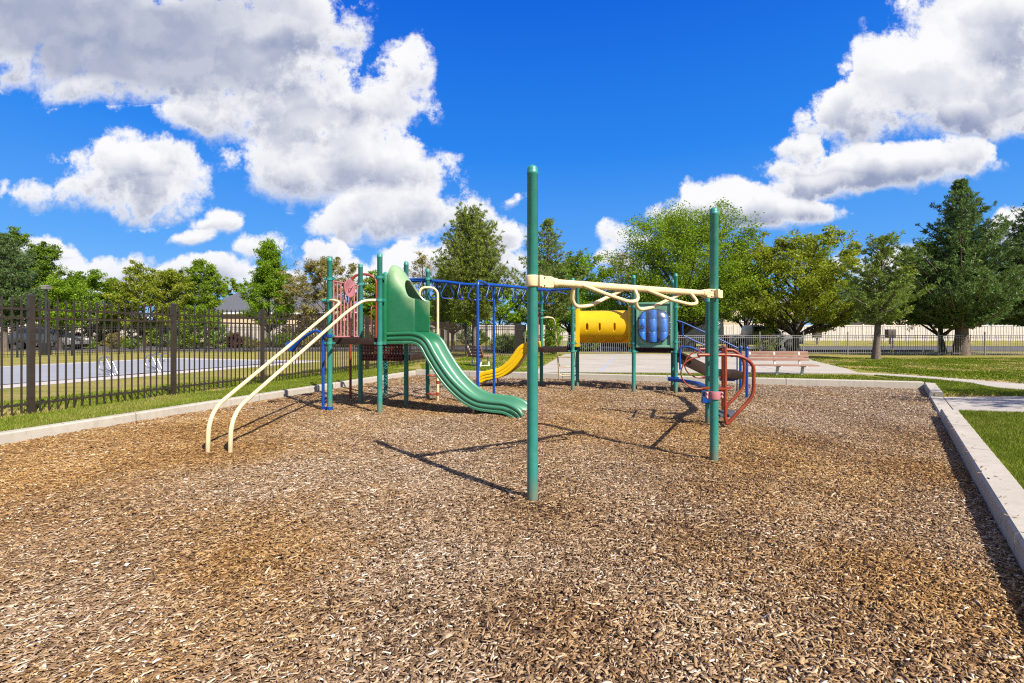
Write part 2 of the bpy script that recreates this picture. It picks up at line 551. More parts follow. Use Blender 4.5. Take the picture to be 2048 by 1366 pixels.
def mat_plastic_slide():
    """green moulded plastic, bleached in drifting patches towards the top of the hood"""
    m = bpy.data.materials.new('green_slide_plastic')
    m.use_nodes = True
    t = NT(m.node_tree)
    co = t.n('ShaderNodeTexCoord').outputs['Object']
    z = t.n('ShaderNodeSeparateXYZ', {0: co}).outputs[2]
    nz = t.noise(co, 3.0, 4.0, .6).outputs['Fac']
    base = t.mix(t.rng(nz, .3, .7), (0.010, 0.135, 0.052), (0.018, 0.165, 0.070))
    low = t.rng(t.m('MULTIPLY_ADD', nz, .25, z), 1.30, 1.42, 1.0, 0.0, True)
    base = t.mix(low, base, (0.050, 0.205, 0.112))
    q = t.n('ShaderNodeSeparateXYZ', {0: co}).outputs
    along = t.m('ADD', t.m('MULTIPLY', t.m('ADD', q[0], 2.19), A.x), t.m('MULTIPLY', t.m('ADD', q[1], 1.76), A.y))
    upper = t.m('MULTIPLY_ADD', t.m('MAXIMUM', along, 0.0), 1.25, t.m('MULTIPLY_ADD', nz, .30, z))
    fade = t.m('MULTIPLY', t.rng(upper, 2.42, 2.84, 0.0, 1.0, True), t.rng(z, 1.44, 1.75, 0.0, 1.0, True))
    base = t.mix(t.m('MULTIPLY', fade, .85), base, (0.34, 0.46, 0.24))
    pb = t.n('ShaderNodeBsdfPrincipled', {'Base Color': base, 'Roughness': .36, 'Specular IOR Level': .5})
    nb = t.noise(co, 260, 3.0, .5).outputs['Fac']
    t.t.links.new(t.n('ShaderNodeBump', {'Height': nb, 'Strength': .08, 'Distance': .005}).outputs[0], pb.inputs['Normal'])
    t.n('ShaderNodeOutputMaterial', {'Surface': pb.outputs[0]})
    return m


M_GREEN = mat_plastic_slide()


def mat_perforated(name, col, pitch=.05, hole=.30, upright=False):
    """coated steel sheet punched with round holes (in the object's own plan)"""
    m = bpy.data.materials.new(name)
    m.use_nodes = True
    t = NT(m.node_tree)
    co = t.n('ShaderNodeTexCoord').outputs['Object']
    rot = t.n('ShaderNodeMapping', {'Vector': co, 'Rotation': (0, 0, TH)}).outputs[0]
    if upright:
        q = t.n('ShaderNodeSeparateXYZ', {0: rot}).outputs
        rot = t.n('ShaderNodeCombineXYZ', {0: q[0], 1: q[2], 2: 0.0}).outputs[0]
    s = t.vm('SCALE', rot)
    t.t.nodes[-1].inputs['Scale'].default_value = 1 / pitch
    f = t.vm('SUBTRACT', t.vm('FRACTION', s), (.5, .5, .5))
    sp = t.n('ShaderNodeSeparateXYZ', {0: f}).outputs
    r = t.m('SQRT', t.m('MULTIPLY_ADD', sp[0], sp[0], t.m('MULTIPLY', sp[1], sp[1])))
    hole_f = t.m('LESS_THAN', r, hole)
    pb = t.n('ShaderNodeBsdfPrincipled', {'Base Color': (*col, 1), 'Roughness': .6})
    tr = t.n('ShaderNodeBsdfTransparent')
    mx = t.n('ShaderNodeMixShader', {0: hole_f, 1: pb.outputs[0], 2: tr.outputs[0]})
    t.n('ShaderNodeOutputMaterial', {'Surface': mx.outputs[0]})
    return m


M_PERF = mat_perforated('perforated_deck', (0.045, 0.026, 0.020), .05, .37)


def mat_acrylic():
    m = bpy.data.materials.new('clear_acrylic')
    m.use_nodes = True
    t = NT(m.node_tree)
    fr = t.n('ShaderNodeFresnel', {'IOR': 1.45}).outputs[0]
    co = t.n('ShaderNodeTexCoord').outputs['Object']
    haze = t.rng(t.noise(co, 7, 5, .6).outputs['Fac'], .35, .75, .01, .07)
    gl = t.n('ShaderNodeBsdfGlossy', {'Color': (1, 1, 1, 1), 'Roughness': .24})
    tr = t.n('ShaderNodeBsdfTransparent', {'Color': (.93, .95, .97, 1)})
    df = t.n('ShaderNodeBsdfDiffuse', {'Color': (.75, .78, .8, 1)})
    a = t.n('ShaderNodeMixShader', {0: haze, 1: tr.outputs[0], 2: df.outputs[0]})
    b = t.n('ShaderNodeMixShader', {0: t.m('MULTIPLY_ADD', fr, .9, .03), 1: a.outputs[0], 2: gl.outputs[0]})
    t.n('ShaderNodeOutputMaterial', {'Surface': b.outputs[0]})
    return m


M_ACRYLIC = mat_acrylic()


def mat_leaf(name, dark, light, trans=.35):
    m = bpy.data.materials.new(name)
    m.use_nodes = True
    t = NT(m.node_tree)
    tint = t.n('ShaderNodeAttribute', attribute_name='tint').outputs['Fac']
    c = t.mix(tint, dark, light)
    df = t.n('ShaderNodeBsdfDiffuse', {'Color': c})
    tl = t.n('ShaderNodeBsdfTranslucent', {'Color': t.mix(1.0, c, (1.15, 1.25, .6), 'MULTIPLY')})
    mx = t.n('ShaderNodeMixShader', {0: trans, 1: df.outputs[0], 2: tl.outputs[0]})
    gl = t.n('ShaderNodeBsdfGlossy', {'Color': (.8, .85, .8, 1), 'Roughness': .45})
    m2 = t.n('ShaderNodeMixShader', {0: .012, 1: mx.outputs[0], 2: gl.outputs[0]})
    t.n('ShaderNodeOutputMaterial', {'Surface': m2.outputs[0]})
    return m


L_YEL = mat_leaf('yellow_green_leaves', (.125, .152, .010), (.325, .355, .036), .45)
L_LIME = mat_leaf('fresh_green_leaves', (.092, .150, .007), (.255, .35, .024), .45)
L_GREEN = mat_leaf('green_leaves', (.080, .150, .007), (.24, .36, .022), .45)
L_DARK = mat_leaf('dark_green_leaves', (.058, .108, .009), (.19, .27, .026), .42)
L_BROWN = mat_leaf('brownish_leaves', (.15, .120, .035), (.35, .30, .09), .45)
L_RED = mat_leaf('dark_red_leaves', (.035, .008, .008), (.10, .025, .020), .2)
N_PINE = mat_leaf('pine_needles', (.050, .085, .018), (.22, .285, .065), .35)
N_PINEY = mat_leaf('olive_pine_needles', (.058, .088, .014), (.245, .295, .056), .35)
N_PINEB = mat_leaf('dark_pine_needles', (.032, .064, .022), (.145, .215, .072), .3)

# ------------------------------------------------------------------ the ground
# inner edge of the chip pit (chips lie at z = 0)
LB = Vector((-3.17, 16.0, 0))                      # back left corner
RB = Vector((10.17, 11.97, 0))                     # back right corner
dl = Vector((3.12, 10.05, 0)).normalized()
dr = Vector((3.31, 4.2, 0)).normalized()
LF = LB - dl * 21.5
RF = RB - dr * 21.0
PIT = [LF, LB, RB, RF]


def lawn_mat():
    m = bpy.data.materials.new('lawn')
    m.use_nodes = True
    t = NT(m.node_tree)
    co = t.n('ShaderNodeTexCoord').outputs['Object']
    n1 = t.noise(co, .55, 6, .62).outputs['Fac']
    n2 = t.noise(co, 14, 5, .7).outputs['Fac']
    n3 = t.noise(t.n('ShaderNodeMapping', {'Vector': co, 'Rotation': (0, 0, .35), 'Scale': (.25, 2.2, 1)}).outputs[0], .9, 3, .6).outputs['Fac']
    g = t.mix(t.rng(n2, .3, .7), (.105, .118, .013), (.215, .215, .036))
    dry = t.rng(t.m('MULTIPLY_ADD', n3, .55, t.m('MULTIPLY', n1, .6)), .44, .68, 0, 1, True)
    g = t.mix(t.m('MULTIPLY', dry, .75), g, (.30, .225, .075))
    pb = t.n('ShaderNodeBsdfPrincipled', {'Base Color': g, 'Roughness': .9, 'Specular IOR Level': .15})
    n4 = t.noise(co, 45, 4, .7).outputs['Fac']
    t.t.links.new(t.n('ShaderNodeBump', {'Height': n4, 'Strength': .9, 'Distance': .03}).outputs[0], pb.inputs['Normal'])
    t.n('ShaderNodeOutputMaterial', {'Surface': pb.outputs[0]})
    return m


M_LAWN = lawn_mat()


def concrete_mat(name, col, stain=(.25, .23, .2), amt=.4, sc=1.0):
    m = bpy.data.materials.new(name)
    m.use_nodes = True
    t = NT(m.node_tree)
    co = t.n('ShaderNodeTexCoord').outputs['Object']
    n1 = t.noise(co, 1.2 * sc, 7, .65).outputs['Fac']
    n2 = t.noise(co, 60, 4, .7).outputs['Fac']
    n3 = t.noise(co, 9 * sc, 6, .7).outputs['Fac']
    c = t.mix(t.rng(n1, .3, .7), tuple(x * .86 for x in col), tuple(min(1, x * 1.1) for x in col))
    c = t.mix(t.m('MULTIPLY', t.rng(n3, .55, .75), amt), c, stain)
    c = t.mix(t.m('MULTIPLY', t.rng(n2, .62, .75), .45), c, tuple(x * .45 for x in col))
    n5 = t.noise(co, 26, 6, .75).outputs['Fac']
    c = t.mix(t.m('MULTIPLY', t.rng(n5, .60, .70), .55), c, tuple(x * .55 for x in stain))
    drip = t.noise(t.n('ShaderNodeMapping', {'Vector': co, 'Scale': (3.2, 3.2, .35)}).outputs[0], 4, 4, .6).outputs['Fac']
    c = t.mix(t.m('MULTIPLY', t.rng(drip, .5, .75), .35), c, stain)
    pb = t.n('ShaderNodeBsdfPrincipled', {'Base Color': c, 'Roughness': .85, 'Specular IOR Level': .25})
    t.t.links.new(t.n('ShaderNodeBump', {'Height': t.m('ADD', n2, n3), 'Strength': .35, 'Distance': .006}).outputs[0], pb.inputs['Normal'])
    t.n('ShaderNodeOutputMaterial', {'Surface': pb.outputs[0]})
    return m


M_KERB = concrete_mat('kerb_concrete', (.44, .395, .325), (.27, .225, .17), .7)
M_COURT = concrete_mat('court_concrete', (.43, .385, .32), (.31, .26, .205), .6, .6)
M_PATH = concrete_mat('path_concrete', (.43, .385, .325), (.30, .26, .21), .5)
M_POOLDECK = concrete_mat('pool_deck_concrete', (.50, .45, .40), (.40, .36, .33), .3)
M_ASPHALT = concrete_mat('road_asphalt', (.115, .11, .11), (.08, .075, .075), .4)
M_COVER = mat('pool_cover_cloth', (.285, .29, .305), .7, .05, 1.2, .15, 12, dirt=(.28, .29, .33), dirt_amt=.5, dirt_scale=1.2)
M_LINE = mat('faded_blue_line', (.30, .38, .50), .8, .2, 8, dirt=(.48, .43, .38), dirt_amt=.9, dirt_scale=6)
M_JOINT = mat('dark_joint', (.10, .085, .07), .9, .2, 8)


def line_x(p, d, q, e):
    """crossing of two ground lines p + s d and q + t e"""
    k = (q - p)
    den = d.x * e.y - d.y * e.x
    return p + d * ((k.x * e.y - k.y * e.x) / den)


def offset_poly(poly, ds):
    """move each edge i -> i+1 outwards (to its left for this clockwise pit)"""
    n = len(poly)
    res = []
    for i in range(n):
        p0, p1, p2 = poly[i - 1], poly[i], poly[(i + 1) % n]
        d1, d2 = (p1 - p0).normalized(), (p2 - p1).normalized()
        n1, n2 = Vector((-d1.y, d1.x, 0)), Vector((-d2.y, d2.x, 0))
        res.append(line_x(p1 + n1 * ds[i - 1], d1, p1 + n2 * ds[i], d2))
    return res


nR = Vector((dr.y, -dr.x, 0))                     # outwards across the right kerb
PATH_A, PATH_B = 7.87, 10.25                       # depth where the path meets the right kerb


def on_right(Y, off=0.0):
    return RB + dr * ((Y - RB.y) / dr.y) + nR * off


HOLE0 = offset_poly(PIT, [.10, .10, .10, .10])
pa, pb_ = on_right(PATH_A, .1), on_right(PATH_B, .1)
PATH_LEN = 2.3
ex_path = A
HOLE = [HOLE0[0], HOLE0[1], HOLE0[2], pb_, pb_ + ex_path * PATH_LEN, pa + ex_path * PATH_LEN, pa, HOLE0[3]]
BIG = [Vector((-500, -120, 0)), Vector((500, -120, 0)), Vector((500, 700, 0)), Vector((-500, 700, 0))]


def flat(name, loops, z, m, kind=True):
    """a flat sheet from an outline (with holes)"""
    tri = tessellate_polygon(loops)
    vs = [Vector((p.x, p.y, z)) for lp in loops for p in lp]
    mb = MB()
    fs = []
    for (i, j, k) in tri:
        nrm = (vs[j] - vs[i]).cross(vs[k] - vs[i])
        fs.append((i, j, k) if nrm.z > 0 else (k, j, i))
    mb.add(vs, fs)
    me = bpy.data.meshes.new(name)
    me.from_pydata([tuple(v) for v in vs], [], fs)
    me.materials.append(m)
    o = bpy.data.objects.new(name, me)
    COL.objects.link(o)
    W[o] = Vector((0, 0, 0))
    if kind:
        structure(o)
    return o


structure(flat('lawn', [BIG, HOLE], LZ, M_LAWN), 'mown lawn round the playground, green with dry yellow patches')

# slow rise of the far bank with the white fence and the houses on it
bank = MB()
rows = [(46, LZ + .004), (50, .30), (55, .50), (75, .62), (300, .7)]
for i in range(len(rows) - 1):
    (y0, z0), (y1, z1) = rows[i], rows[i + 1]
    bank.add([(-250, y0, z0), (250, y0, z0), (250, y1, z1), (-250, y1, z1)], [(0, 1, 2, 3)])
structure(bank.build('terrain', M_LAWN, smooth=False), 'dry grass bank rising to the white fence beyond the road')

# pit floor under the loose chips
def chip_floor_mat():
    m = bpy.data.materials.new('packed_chips')
    m.use_nodes = True
    t = NT(m.node_tree)
    co = t.n('ShaderNodeTexCoord').outputs['Object']
    n1 = t.noise(co, .7, 5, .6).outputs['Fac']
    st = t.n('ShaderNodeMapping', {'Vector': co, 'Rotation': (0, 0, .5), 'Scale': (1, 2.4, 1)}).outputs[0]
    vo = t.n('ShaderNodeTexVoronoi', {'Vector': st, 'Scale': 28.0, 'Randomness': 1.0}, voronoi_dimensions='3D')
    vc = t.n('ShaderNodeSeparateColor', {0: vo.outputs['Color']}).outputs[0]
    c = t.mix(vc, (.10, .055, .026), (.34, .215, .125))
    c = t.mix(t.m('MULTIPLY', t.rng(n1, .4, .7), .5), c, (.17, .095, .045))
    pb = t.n('ShaderNodeBsdfPrincipled', {'Base Color': c, 'Roughness': .9, 'Specular IOR Level': .2})
    t.t.links.new(t.n('ShaderNodeBump', {'Height': vc, 'Strength': 1.0, 'Distance': .02}).outputs[0], pb.inputs['Normal'])
    t.n('ShaderNodeOutputMaterial', {'Surface': pb.outputs[0]})
    return m


pit_out = offset_poly(PIT, [.06] * 4)
structure(flat('ground', [pit_out], -0.012, chip_floor_mat()), 'packed wood chip floor of the play pit')


# ------------------------------------------------------------------ kerbs
def kerb_piece(mb, p, q, nrm, w, z0, z1, c=.018):
    """one cast length of kerb from p to q (inner foot), nrm outwards"""
    prof = [(0, -.1), (0.0, 1), (0.0, 1), (w, 1), (w, -.1)]
    rings = []
    for e, zt in ((p, z0), (q, z1)):
        rings.append([e + UP * -.1, e + nrm * .008 + UP * (zt - c), e + nrm * (.008 + c) + UP * zt, e + nrm * (w - c) + UP * zt,
                      e + nrm * w + UP * (zt - c), e + nrm * w + UP * -.1])
    mb.loft(rings)


def kerb_run(name, p, q, nrm, w, zf, joints, label):
    mb = MB()
    d = (q - p)
    L = d.length
    d.normalize()
    ss = [0.0] + joints + [L]
    for i in range(len(ss) - 1):
        s0, s1 = ss[i] + (.008 if i else 0), ss[i + 1] - (.008 if i < len(ss) - 2 else 0)
        kerb_piece(mb, p + d * s0, p + d * s1, nrm, w, zf(ss[i] + 1e-4), zf(ss[i + 1] - 1e-4))
    o = mb.build(name, M_KERB, angle=25)
    return structure(o, label)


nL = Vector((-dl.y, dl.x, 0))
db = (RB - LB).normalized()
nB = Vector((-db.y, db.x, 0))
LBo = offset_poly(PIT, [.17, .19, .22, .2])
kerb_run('kerb', LF, LB + dl * .19, nL, .17, lambda s: .14, [2.4 * i + .6 for i in range(1, 9)], 'pale concrete kerb along the left lawn strip')
kerb_run('kerb', LB, RB + db * .0, nB, .19, lambda s: .175, [1.9 + 3.0 * i for i in range(0, 4)] , 'pale concrete kerb across the back of the chip pit')
sA, sB = (PATH_A - RF.y) / dr.y, (PATH_B - RF.y) / dr.y
LR = (RB - RF).length


def right_z(s):
    if sA <= s <= sB:
        return .045
    return .15


kerb_run('kerb', RF, RB + dr * .19, nR, .23, right_z, [sA - 12, sA - 9, sA - 6.2, sA - 3.4, sA - 1.7, sA, sB], 'wide concrete kerb on the right, dropped where the path meets it')


# ------------------------------------------------------------------ concrete court, paths, pool, road
court = [G(1065, 745, LZ), G(1725, 748, LZ), G(1660, 727, LZ), G(1625, 719, LZ), G(1590, 712, LZ), G(1520, 708, LZ), G(1130, 708, LZ)]
court = [Vector((p.x, p.y, 0)) for p in court]
structure(flat('court', [court], LZ + .008, M_COURT), 'concrete games court behind the playground')
lines = MB()
for (p, q, w) in ((G(1235, 709, LZ), G(1200, 743, LZ), .07), (G(1345, 709, LZ), G(1600, 746, LZ), .05), (G(1340, 726, LZ), G(1390, 735, LZ), .03)):
    d = (q - p).normalized()
    nn = Vector((-d.y, d.x, 0)) * w / 2
    lines.add([Vector((v.x, v.y, LZ + .012)) for v in (p + nn, p - nn, q - nn, q + nn)], [(0, 1, 2, 3)])
structure(lines.build('court_marking', M_LINE, smooth=False), 'faded pale blue lines painted on the court')
jn = MB()
for k in range(5):
    p, q = G(1100, 710 + k * k * 2.2, LZ), G(1640, 711 + k * k * 2.2, LZ)
    d = (q - p).normalized()
    nn = Vector((-d.y, d.x, 0)) * .012
    jn.add([Vector((v.x, v.y, LZ + .0125)) for v in (p + nn, p - nn, q - nn, q + nn)], [(0, 1, 2, 3)])
structure(jn.build('court_joint', M_JOINT, smooth=False), 'thin dark joints across the court slabs')


def strip(pts, w):
    """outline of a path of width w along a curve"""
    pts = catmull(pts, 6)
    l, r = [], []
    for i, p in enumerate(pts):
        d = (pts[min(i + 1, len(pts) - 1)] - pts[max(i - 1, 0)]).normalized()
        nn = Vector((-d.y, d.x, 0))
        ww = w[0] + (w[1] - w[0]) * i / (len(pts) - 1) if isinstance(w, tuple) else w
        l.append(p + nn * ww / 2)
        r.append(p - nn * ww / 2)
    return r + l[::-1]


def flat_c(name, pts, z, m, label):
    return structure(flat(name, [[Vector((p.x, p.y, 0)) for p in pts]], z, m), label)


pp = [G(1700, 746.0, LZ), G(1780, 750, LZ), G(1880, 756.5, LZ), G(1970, 765, LZ), G(2048, 773, LZ), G(2200, 792, LZ)]
flat_c('path', strip(pp, (.7, 1.7)), LZ + .004, M_PATH, 'narrow concrete path curving past the lawn to the court')
pj = [pb_ + A * 1.9 - B * .5, pb_ + A * 3.0 + B * .1, G(2065, 772, LZ) + V(1.2, .3, 0)]
pj = [pa * .5 + pb_ * .5 + A * 2.0, pa * .5 + pb_ * .5 + A * 4.5 + B * .6, G(2100, 776, LZ) + V(1.5, 0, 0)]
# slab from the dropped kerb, rising to lawn level
sl = MB()
e0, e1 = on_right(PATH_A, .232), on_right(PATH_B, .232)
k0, k1 = pa + A * (PATH_LEN + .02), pb_ + A * (PATH_LEN + .02)
sl.add([V(e0.x, e0.y, .048), V(k0.x, k0.y, LZ + .006), V(k1.x, k1.y, LZ + .006), V(e1.x, e1.y, .048),
        V(e0.x, e0.y, -.05), V(k0.x, k0.y, -.05), V(k1.x, k1.y, -.05), V(e1.x, e1.y, -.05)],
       [(0, 1, 2, 3), (4, 7, 6, 5), (0, 4, 5, 1), (1, 5, 6, 2), (2, 6, 7, 3), (3, 7, 4, 0)])
structure(sl.build('path', M_PATH, smooth=False), 'concrete path sloping down to the dropped kerb')
sk = MB()
for p, q in ((pb_, k1), (pa, k0)):
    sk.add([V(p.x, p.y, -.08), V(q.x, q.y, -.08), V(q.x, q.y, LZ), V(p.x, p.y, LZ)], [(0, 1, 2, 3)])
structure(sk.build('lawn', M_LAWN, smooth=False), 'cut edges of the lawn beside the sloping path')
q0, q1 = pa + A * PATH_LEN, pb_ + A * PATH_LEN
bend = [q0, q0 + A * 6, q0 + A * 9 + B * 1, q1 + A * 8 + B * 4.2, q1 + A * 3.4 + B * 2.0, q1 + A * 1.6 + B * .9, q1 + A * .75 + B * .25, q1]
flat_c('path', bend, LZ + .008, M_PATH, 'concrete path joining the ramp to the far path on the right')

# pool with its winter cover
pe = Vector((-12.3, 11.66, 0))
pd = Vector((math.sin(math.radians(16)), math.cos(math.radians(16)), 0))
pn = Vector((-pd.y, pd.x, 0))
pend = pe + pd * 9.8
p0 = pe - pd * 14
outer = [p0 - pn * 1.05, pend - pn * 1.05 + pd * 1.1, pend + pn * 8.4 + pd * 1.1, p0 + pn * 8.4]
pool = [p0, pend, pend + pn * 7.4, p0 + pn * 7.4]
structure(flat('pool_deck', [outer, pool], LZ + .006, M_POOLDECK), 'pale concrete deck round the covered pool')
cv = MB()
nx, ny = 40, 20
vs = []
for j in range(ny + 1):
    for i in range(nx + 1):
        p = p0 + pd * (-.1 + 24.0 * i / nx) + pn * (-.1 + 7.6 * j / ny)
        sag = math.sin(math.pi * i / nx) * math.sin(math.pi * j / ny)
        vs.append(V(p.x, p.y, LZ + .022 - .0 * sag + RND.uniform(-.004, .012)))
cv.add(vs, [(j * (nx + 1) + i, j * (nx + 1) + i + 1, (j + 1) * (nx + 1) + i + 1, (j + 1) * (nx + 1) + i) for j in range(ny) for i in range(nx)])
tag(cv.build('pool_cover', M_COVER, angle=60), 'pale blue-grey cloth cover stretched over the pool', 'pool cover')

road = MB()
road.add([(-250, 33.5, LZ + .010), (250, 33.5, LZ + .010), (250, 43, LZ + .010), (-250, 43, LZ + .010)], [(0, 1, 2, 3)])
structure(road.build('road', M_ASPHALT, smooth=False), 'grey asphalt road beyond the pale fence')
rk = MB()
rk.box((0, 43.1, LZ + .05), (500, .25, .14))
rk.box((0, 33.4, LZ + .05), (500, .2, .14))
structure(rk.build('kerb', M_ASPHALT, smooth=False), 'concrete kerbs along the road')


# ------------------------------------------------------------------ loose wood chips
def chip_mat():
    m = bpy.data.materials.new('wood_chip')
    m.use_nodes = True
    t = NT(m.node_tree)
    tint = t.n('ShaderNodeAttribute', attribute_name='tint').outputs['Fac']
    wear = t.n('ShaderNodeAttribute', attribute_name='wear').outputs['Fac']
    co = t.n('ShaderNodeTexCoord').outputs['Object']
    fresh = t.n('ShaderNodeValToRGB', {0: tint})
    def ramp(nd, stops):
        cr = nd.color_ramp
        while len(cr.elements) > 1:
            cr.elements.remove(cr.elements[-1])
        cr.elements[0].position = stops[0][0]
        cr.elements[0].color = (*stops[0][1], 1)
        for p, c in stops[1:]:
            e = cr.elements.new(p)
            e.color = (*c, 1)
    ramp(fresh, [(0, (.070, .030, .009)), (.2, (.185, .085, .023)), (.5, (.375, .200, .058)), (.8, (.53, .320, .115)), (.94, (.62, .43, .21)), (1, (.72, .59, .41))])
    old = t.n('ShaderNodeValToRGB', {0: tint})
    ramp(old, [(0, (.062, .034, .017)), (.2, (.165, .098, .050)), (.5, (.35, .236, .140)), (.8, (.50, .372, .248)), (.94, (.64, .52, .395)), (1, (.78, .70, .59))])
    c = t.mix(wear, fresh.outputs[0], old.outputs[0])
    grain = t.noise(t.n('ShaderNodeMapping', {'Vector': co, 'Scale': (1, 1, 1)}).outputs[0], 160, 3, .6).outputs['Fac']
    c = t.mix(t.m('MULTIPLY', t.rng(grain, .45, .7), .35), c, t.mix(1.0, c, (.5, .46, .42), 'MULTIPLY'))
    pb = t.n('ShaderNodeBsdfPrincipled', {'Base Color': c, 'Roughness': .8, 'Specular IOR Level': .25})
    t.n('ShaderNodeOutputMaterial', {'Surface': pb.outputs[0]})
    return m


def value_noise(x, y, scale, seed):
    g = np.random.default_rng(seed).random((128, 128))
    x, y = x * scale + 50, y * scale + 50
    i, j = np.floor(x).astype(int), np.floor(y).astype(int)
    fx, fy = x - i, y - j
    fx, fy = fx * fx * (3 - 2 * fx), fy * fy * (3 - 2 * fy)
    i0, j0, i1, j1 = i % 128, j % 128, (i + 1) % 128, (j + 1) % 128
    return (g[i0, j0] * (1 - fx) + g[i1, j0] * fx) * (1 - fy) + (g[i0, j1] * (1 - fx) + g[i1, j1] * fx) * fy


def fbm(x, y, scale, seed, o=4):
    r, a, s = 0, 1, 0
    for k in range(o):
        r = r + value_noise(x, y, scale * 2 ** k, seed + k) * a
        s += a
        a *= .55
    return r / s


N1x, N1y, N2x, N2y = .167, 3.94, 2.17, 5.21


def wood_chips():
    rg = np.random.default_rng(5)
    pit = [(p.x, p.y) for p in offset_poly(PIT, [-.01] * 4)]
    xs, ys, ss = [], [], []
    # rings of ground: (near, far, chips per square metre, size)
    for (y0, y1, dens, sc) in ((.5, 3.4, 6600, .80), (3.4, 5.5, 5000, .88), (5.5, 8.5, 3600, .96), (8.5, 12.5, 1800, 1.15), (12.5, 17.0, 850, 1.45)):
        w = 1.14 * y1 + 1.7
        n = int(2 * w * (y1 - y0) * dens)
        x, y = rg.uniform(-w, w, n), rg.uniform(y0, y1, n)
        k = inside(pit, x, y) & (np.abs(x) < 1.14 * y + 1.6)
        xs.append(x[k]); ys.append(y[k]); ss.append(np.full(k.sum(), sc))
    # strays lying on the kerb tops and the path
    zs = [np.zeros(len(q)) for q in xs]
    for (p, d, nn, w, zt, k, l0, l1) in ((RF, dr, nR, .22, .152, 90, 6.0, 21), (LF, dl, nL, .16, .142, 70, 9, 21), (RF, dr, nR, 1.6, .075, 26, sA + .1, sB - .1)):
        aa, bb = rg.uniform(l0, l1, k), rg.beta(.8, 1.6, k) * w
        xs.append(p.x + d.x * aa + nn.x * bb); ys.append(p.y + d.y * aa + nn.y * bb)
        ss.append(np.full(k, .8)); zs.append(np.full(k, zt))
    x, y, s, zadd = np.concatenate(xs), np.concatenate(ys), np.concatenate(ss), np.concatenate(zs)
    n = len(x)
    L = np.clip(rg.lognormal(math.log(.031), .50, n), .008, .105) * s
    Wd = np.clip(rg.lognormal(math.log(.0088), .45, n), .0025, .026) * s
    T = np.clip(rg.normal(.0026, .0012, n), .0010, .006)
    yaw = rg.normal(.55, .9, n)
    pitch, roll = rg.normal(0, .10, n), rg.normal(0, .20, n)
    z = rg.uniform(-.004, .012, n) + (fbm(x, y, .9, 3) - .5) * .035 + (fbm(x, y, 4.5, 9, 2) - .5) * .018
    for hx, hy, r0, am in ((N1x, N1y, .13, .022), (N2x, N2y, .13, .022), (-3.49, 5.56, .10, .016), (-3.22, 5.54, .10, .016), (-2.26, 8.31, .13, .02), (-3.21, 8.55, .13, .02), (.2, 7.7, .75, .03), (2.97, 7.34, .13, .02)):
        dd = np.hypot(x - hx, y - hy)
        z += am * np.exp(-((dd - r0) / (r0 * .55)) ** 2) * (.6 + .8 * fbm(x, y, 3.0, 77, 2))
    up_ = zadd > 0
    z[up_] = zadd[up_] + .004
    pitch[up_] *= .2
    roll[up_] *= .2
    cy, sy = np.cos(yaw), np.sin(yaw)
    cp, sp = np.cos(pitch), np.sin(pitch)
    ex = np.stack([cy * cp, sy * cp, sp], 1)
    up = np.stack([-cy * sp * np.cos(roll) + sy * np.sin(roll), -sy * sp * np.cos(roll) - cy * np.sin(roll), cp * np.cos(roll)], 1)
    ey = np.cross(up, ex)
    c = np.stack([x, y, z], 1)
    taper = rg.uniform(.25, 1.0, (n, 2))
    skew = rg.uniform(-.35, .35, (n, 2))
    bend = rg.normal(0, .004, n)
    vs = np.empty((n, 12, 3))
    for k, (u, tp) in enumerate(((-.5, 0), (0.0, None), (.5, 1))):
        half = Wd / 2 * (taper[:, tp] if tp is not None else 1.0)
        sk = skew[:, tp] * Wd if tp is not None else 0
        mid = c + ex * (u * L)[:, None] + up * (bend if tp is None else 0 * bend)[:, None]
        e1, e2 = (half + sk)[:, None] if tp is not None else half[:, None], (half - sk)[:, None] if tp is not None else half[:, None]
        vs[:, k * 4 + 0] = mid + ey * e1 - up * (T / 2)[:, None]
        vs[:, k * 4 + 1] = mid - ey * e2 - up * (T / 2)[:, None]
        vs[:, k * 4 + 2] = mid - ey * e2 + up * (T / 2)[:, None]
        vs[:, k * 4 + 3] = mid + ey * e1 + up * (T / 2)[:, None]
    fl = []
    for a, b in ((0, 4), (4, 8)):
        fl += [(a + 3, a + 2, b + 2, b + 3), (a + 2, a + 1, b + 1, b + 2), (a, a + 3, b + 3, b)]
    fl += [(0, 1, 2, 3), (11, 10, 9, 8)]
    fl = np.array(fl)
    faces = (np.arange(n)[:, None, None] * 12 + fl[None]).reshape(-1, 4)
    patch = fbm(x, y, .42, 21)
    patch2 = fbm(x, y, 1.3, 31)
    tint = np.clip(rg.beta(2.1, 2.3, n) + (patch2 - .5) * .35, 0, 1)
    pale = rg.random(n) < .075
    tint[pale] = rg.uniform(.9, 1, pale.sum())
    left = np.clip((-x - .2) / 3.5, -.6, 1) * .30 - np.clip((y - 4) / 8, 0, 1) * .08
    wear = np.clip((patch - .5) * 2.2 + .62 - left + rg.normal(0, .22, n), 0, 1)
    bleach = np.exp(-((x - 1.0) / 1.9) ** 2 - ((y - 3.0) / 1.7) ** 2)
    wear = np.clip(wear + bleach * .12, 0, 1)
    tint = np.clip(tint + bleach * .03, 0, 1)
    scuff = np.zeros(n)                               # kicked-out darker hollows by the posts and the slide end
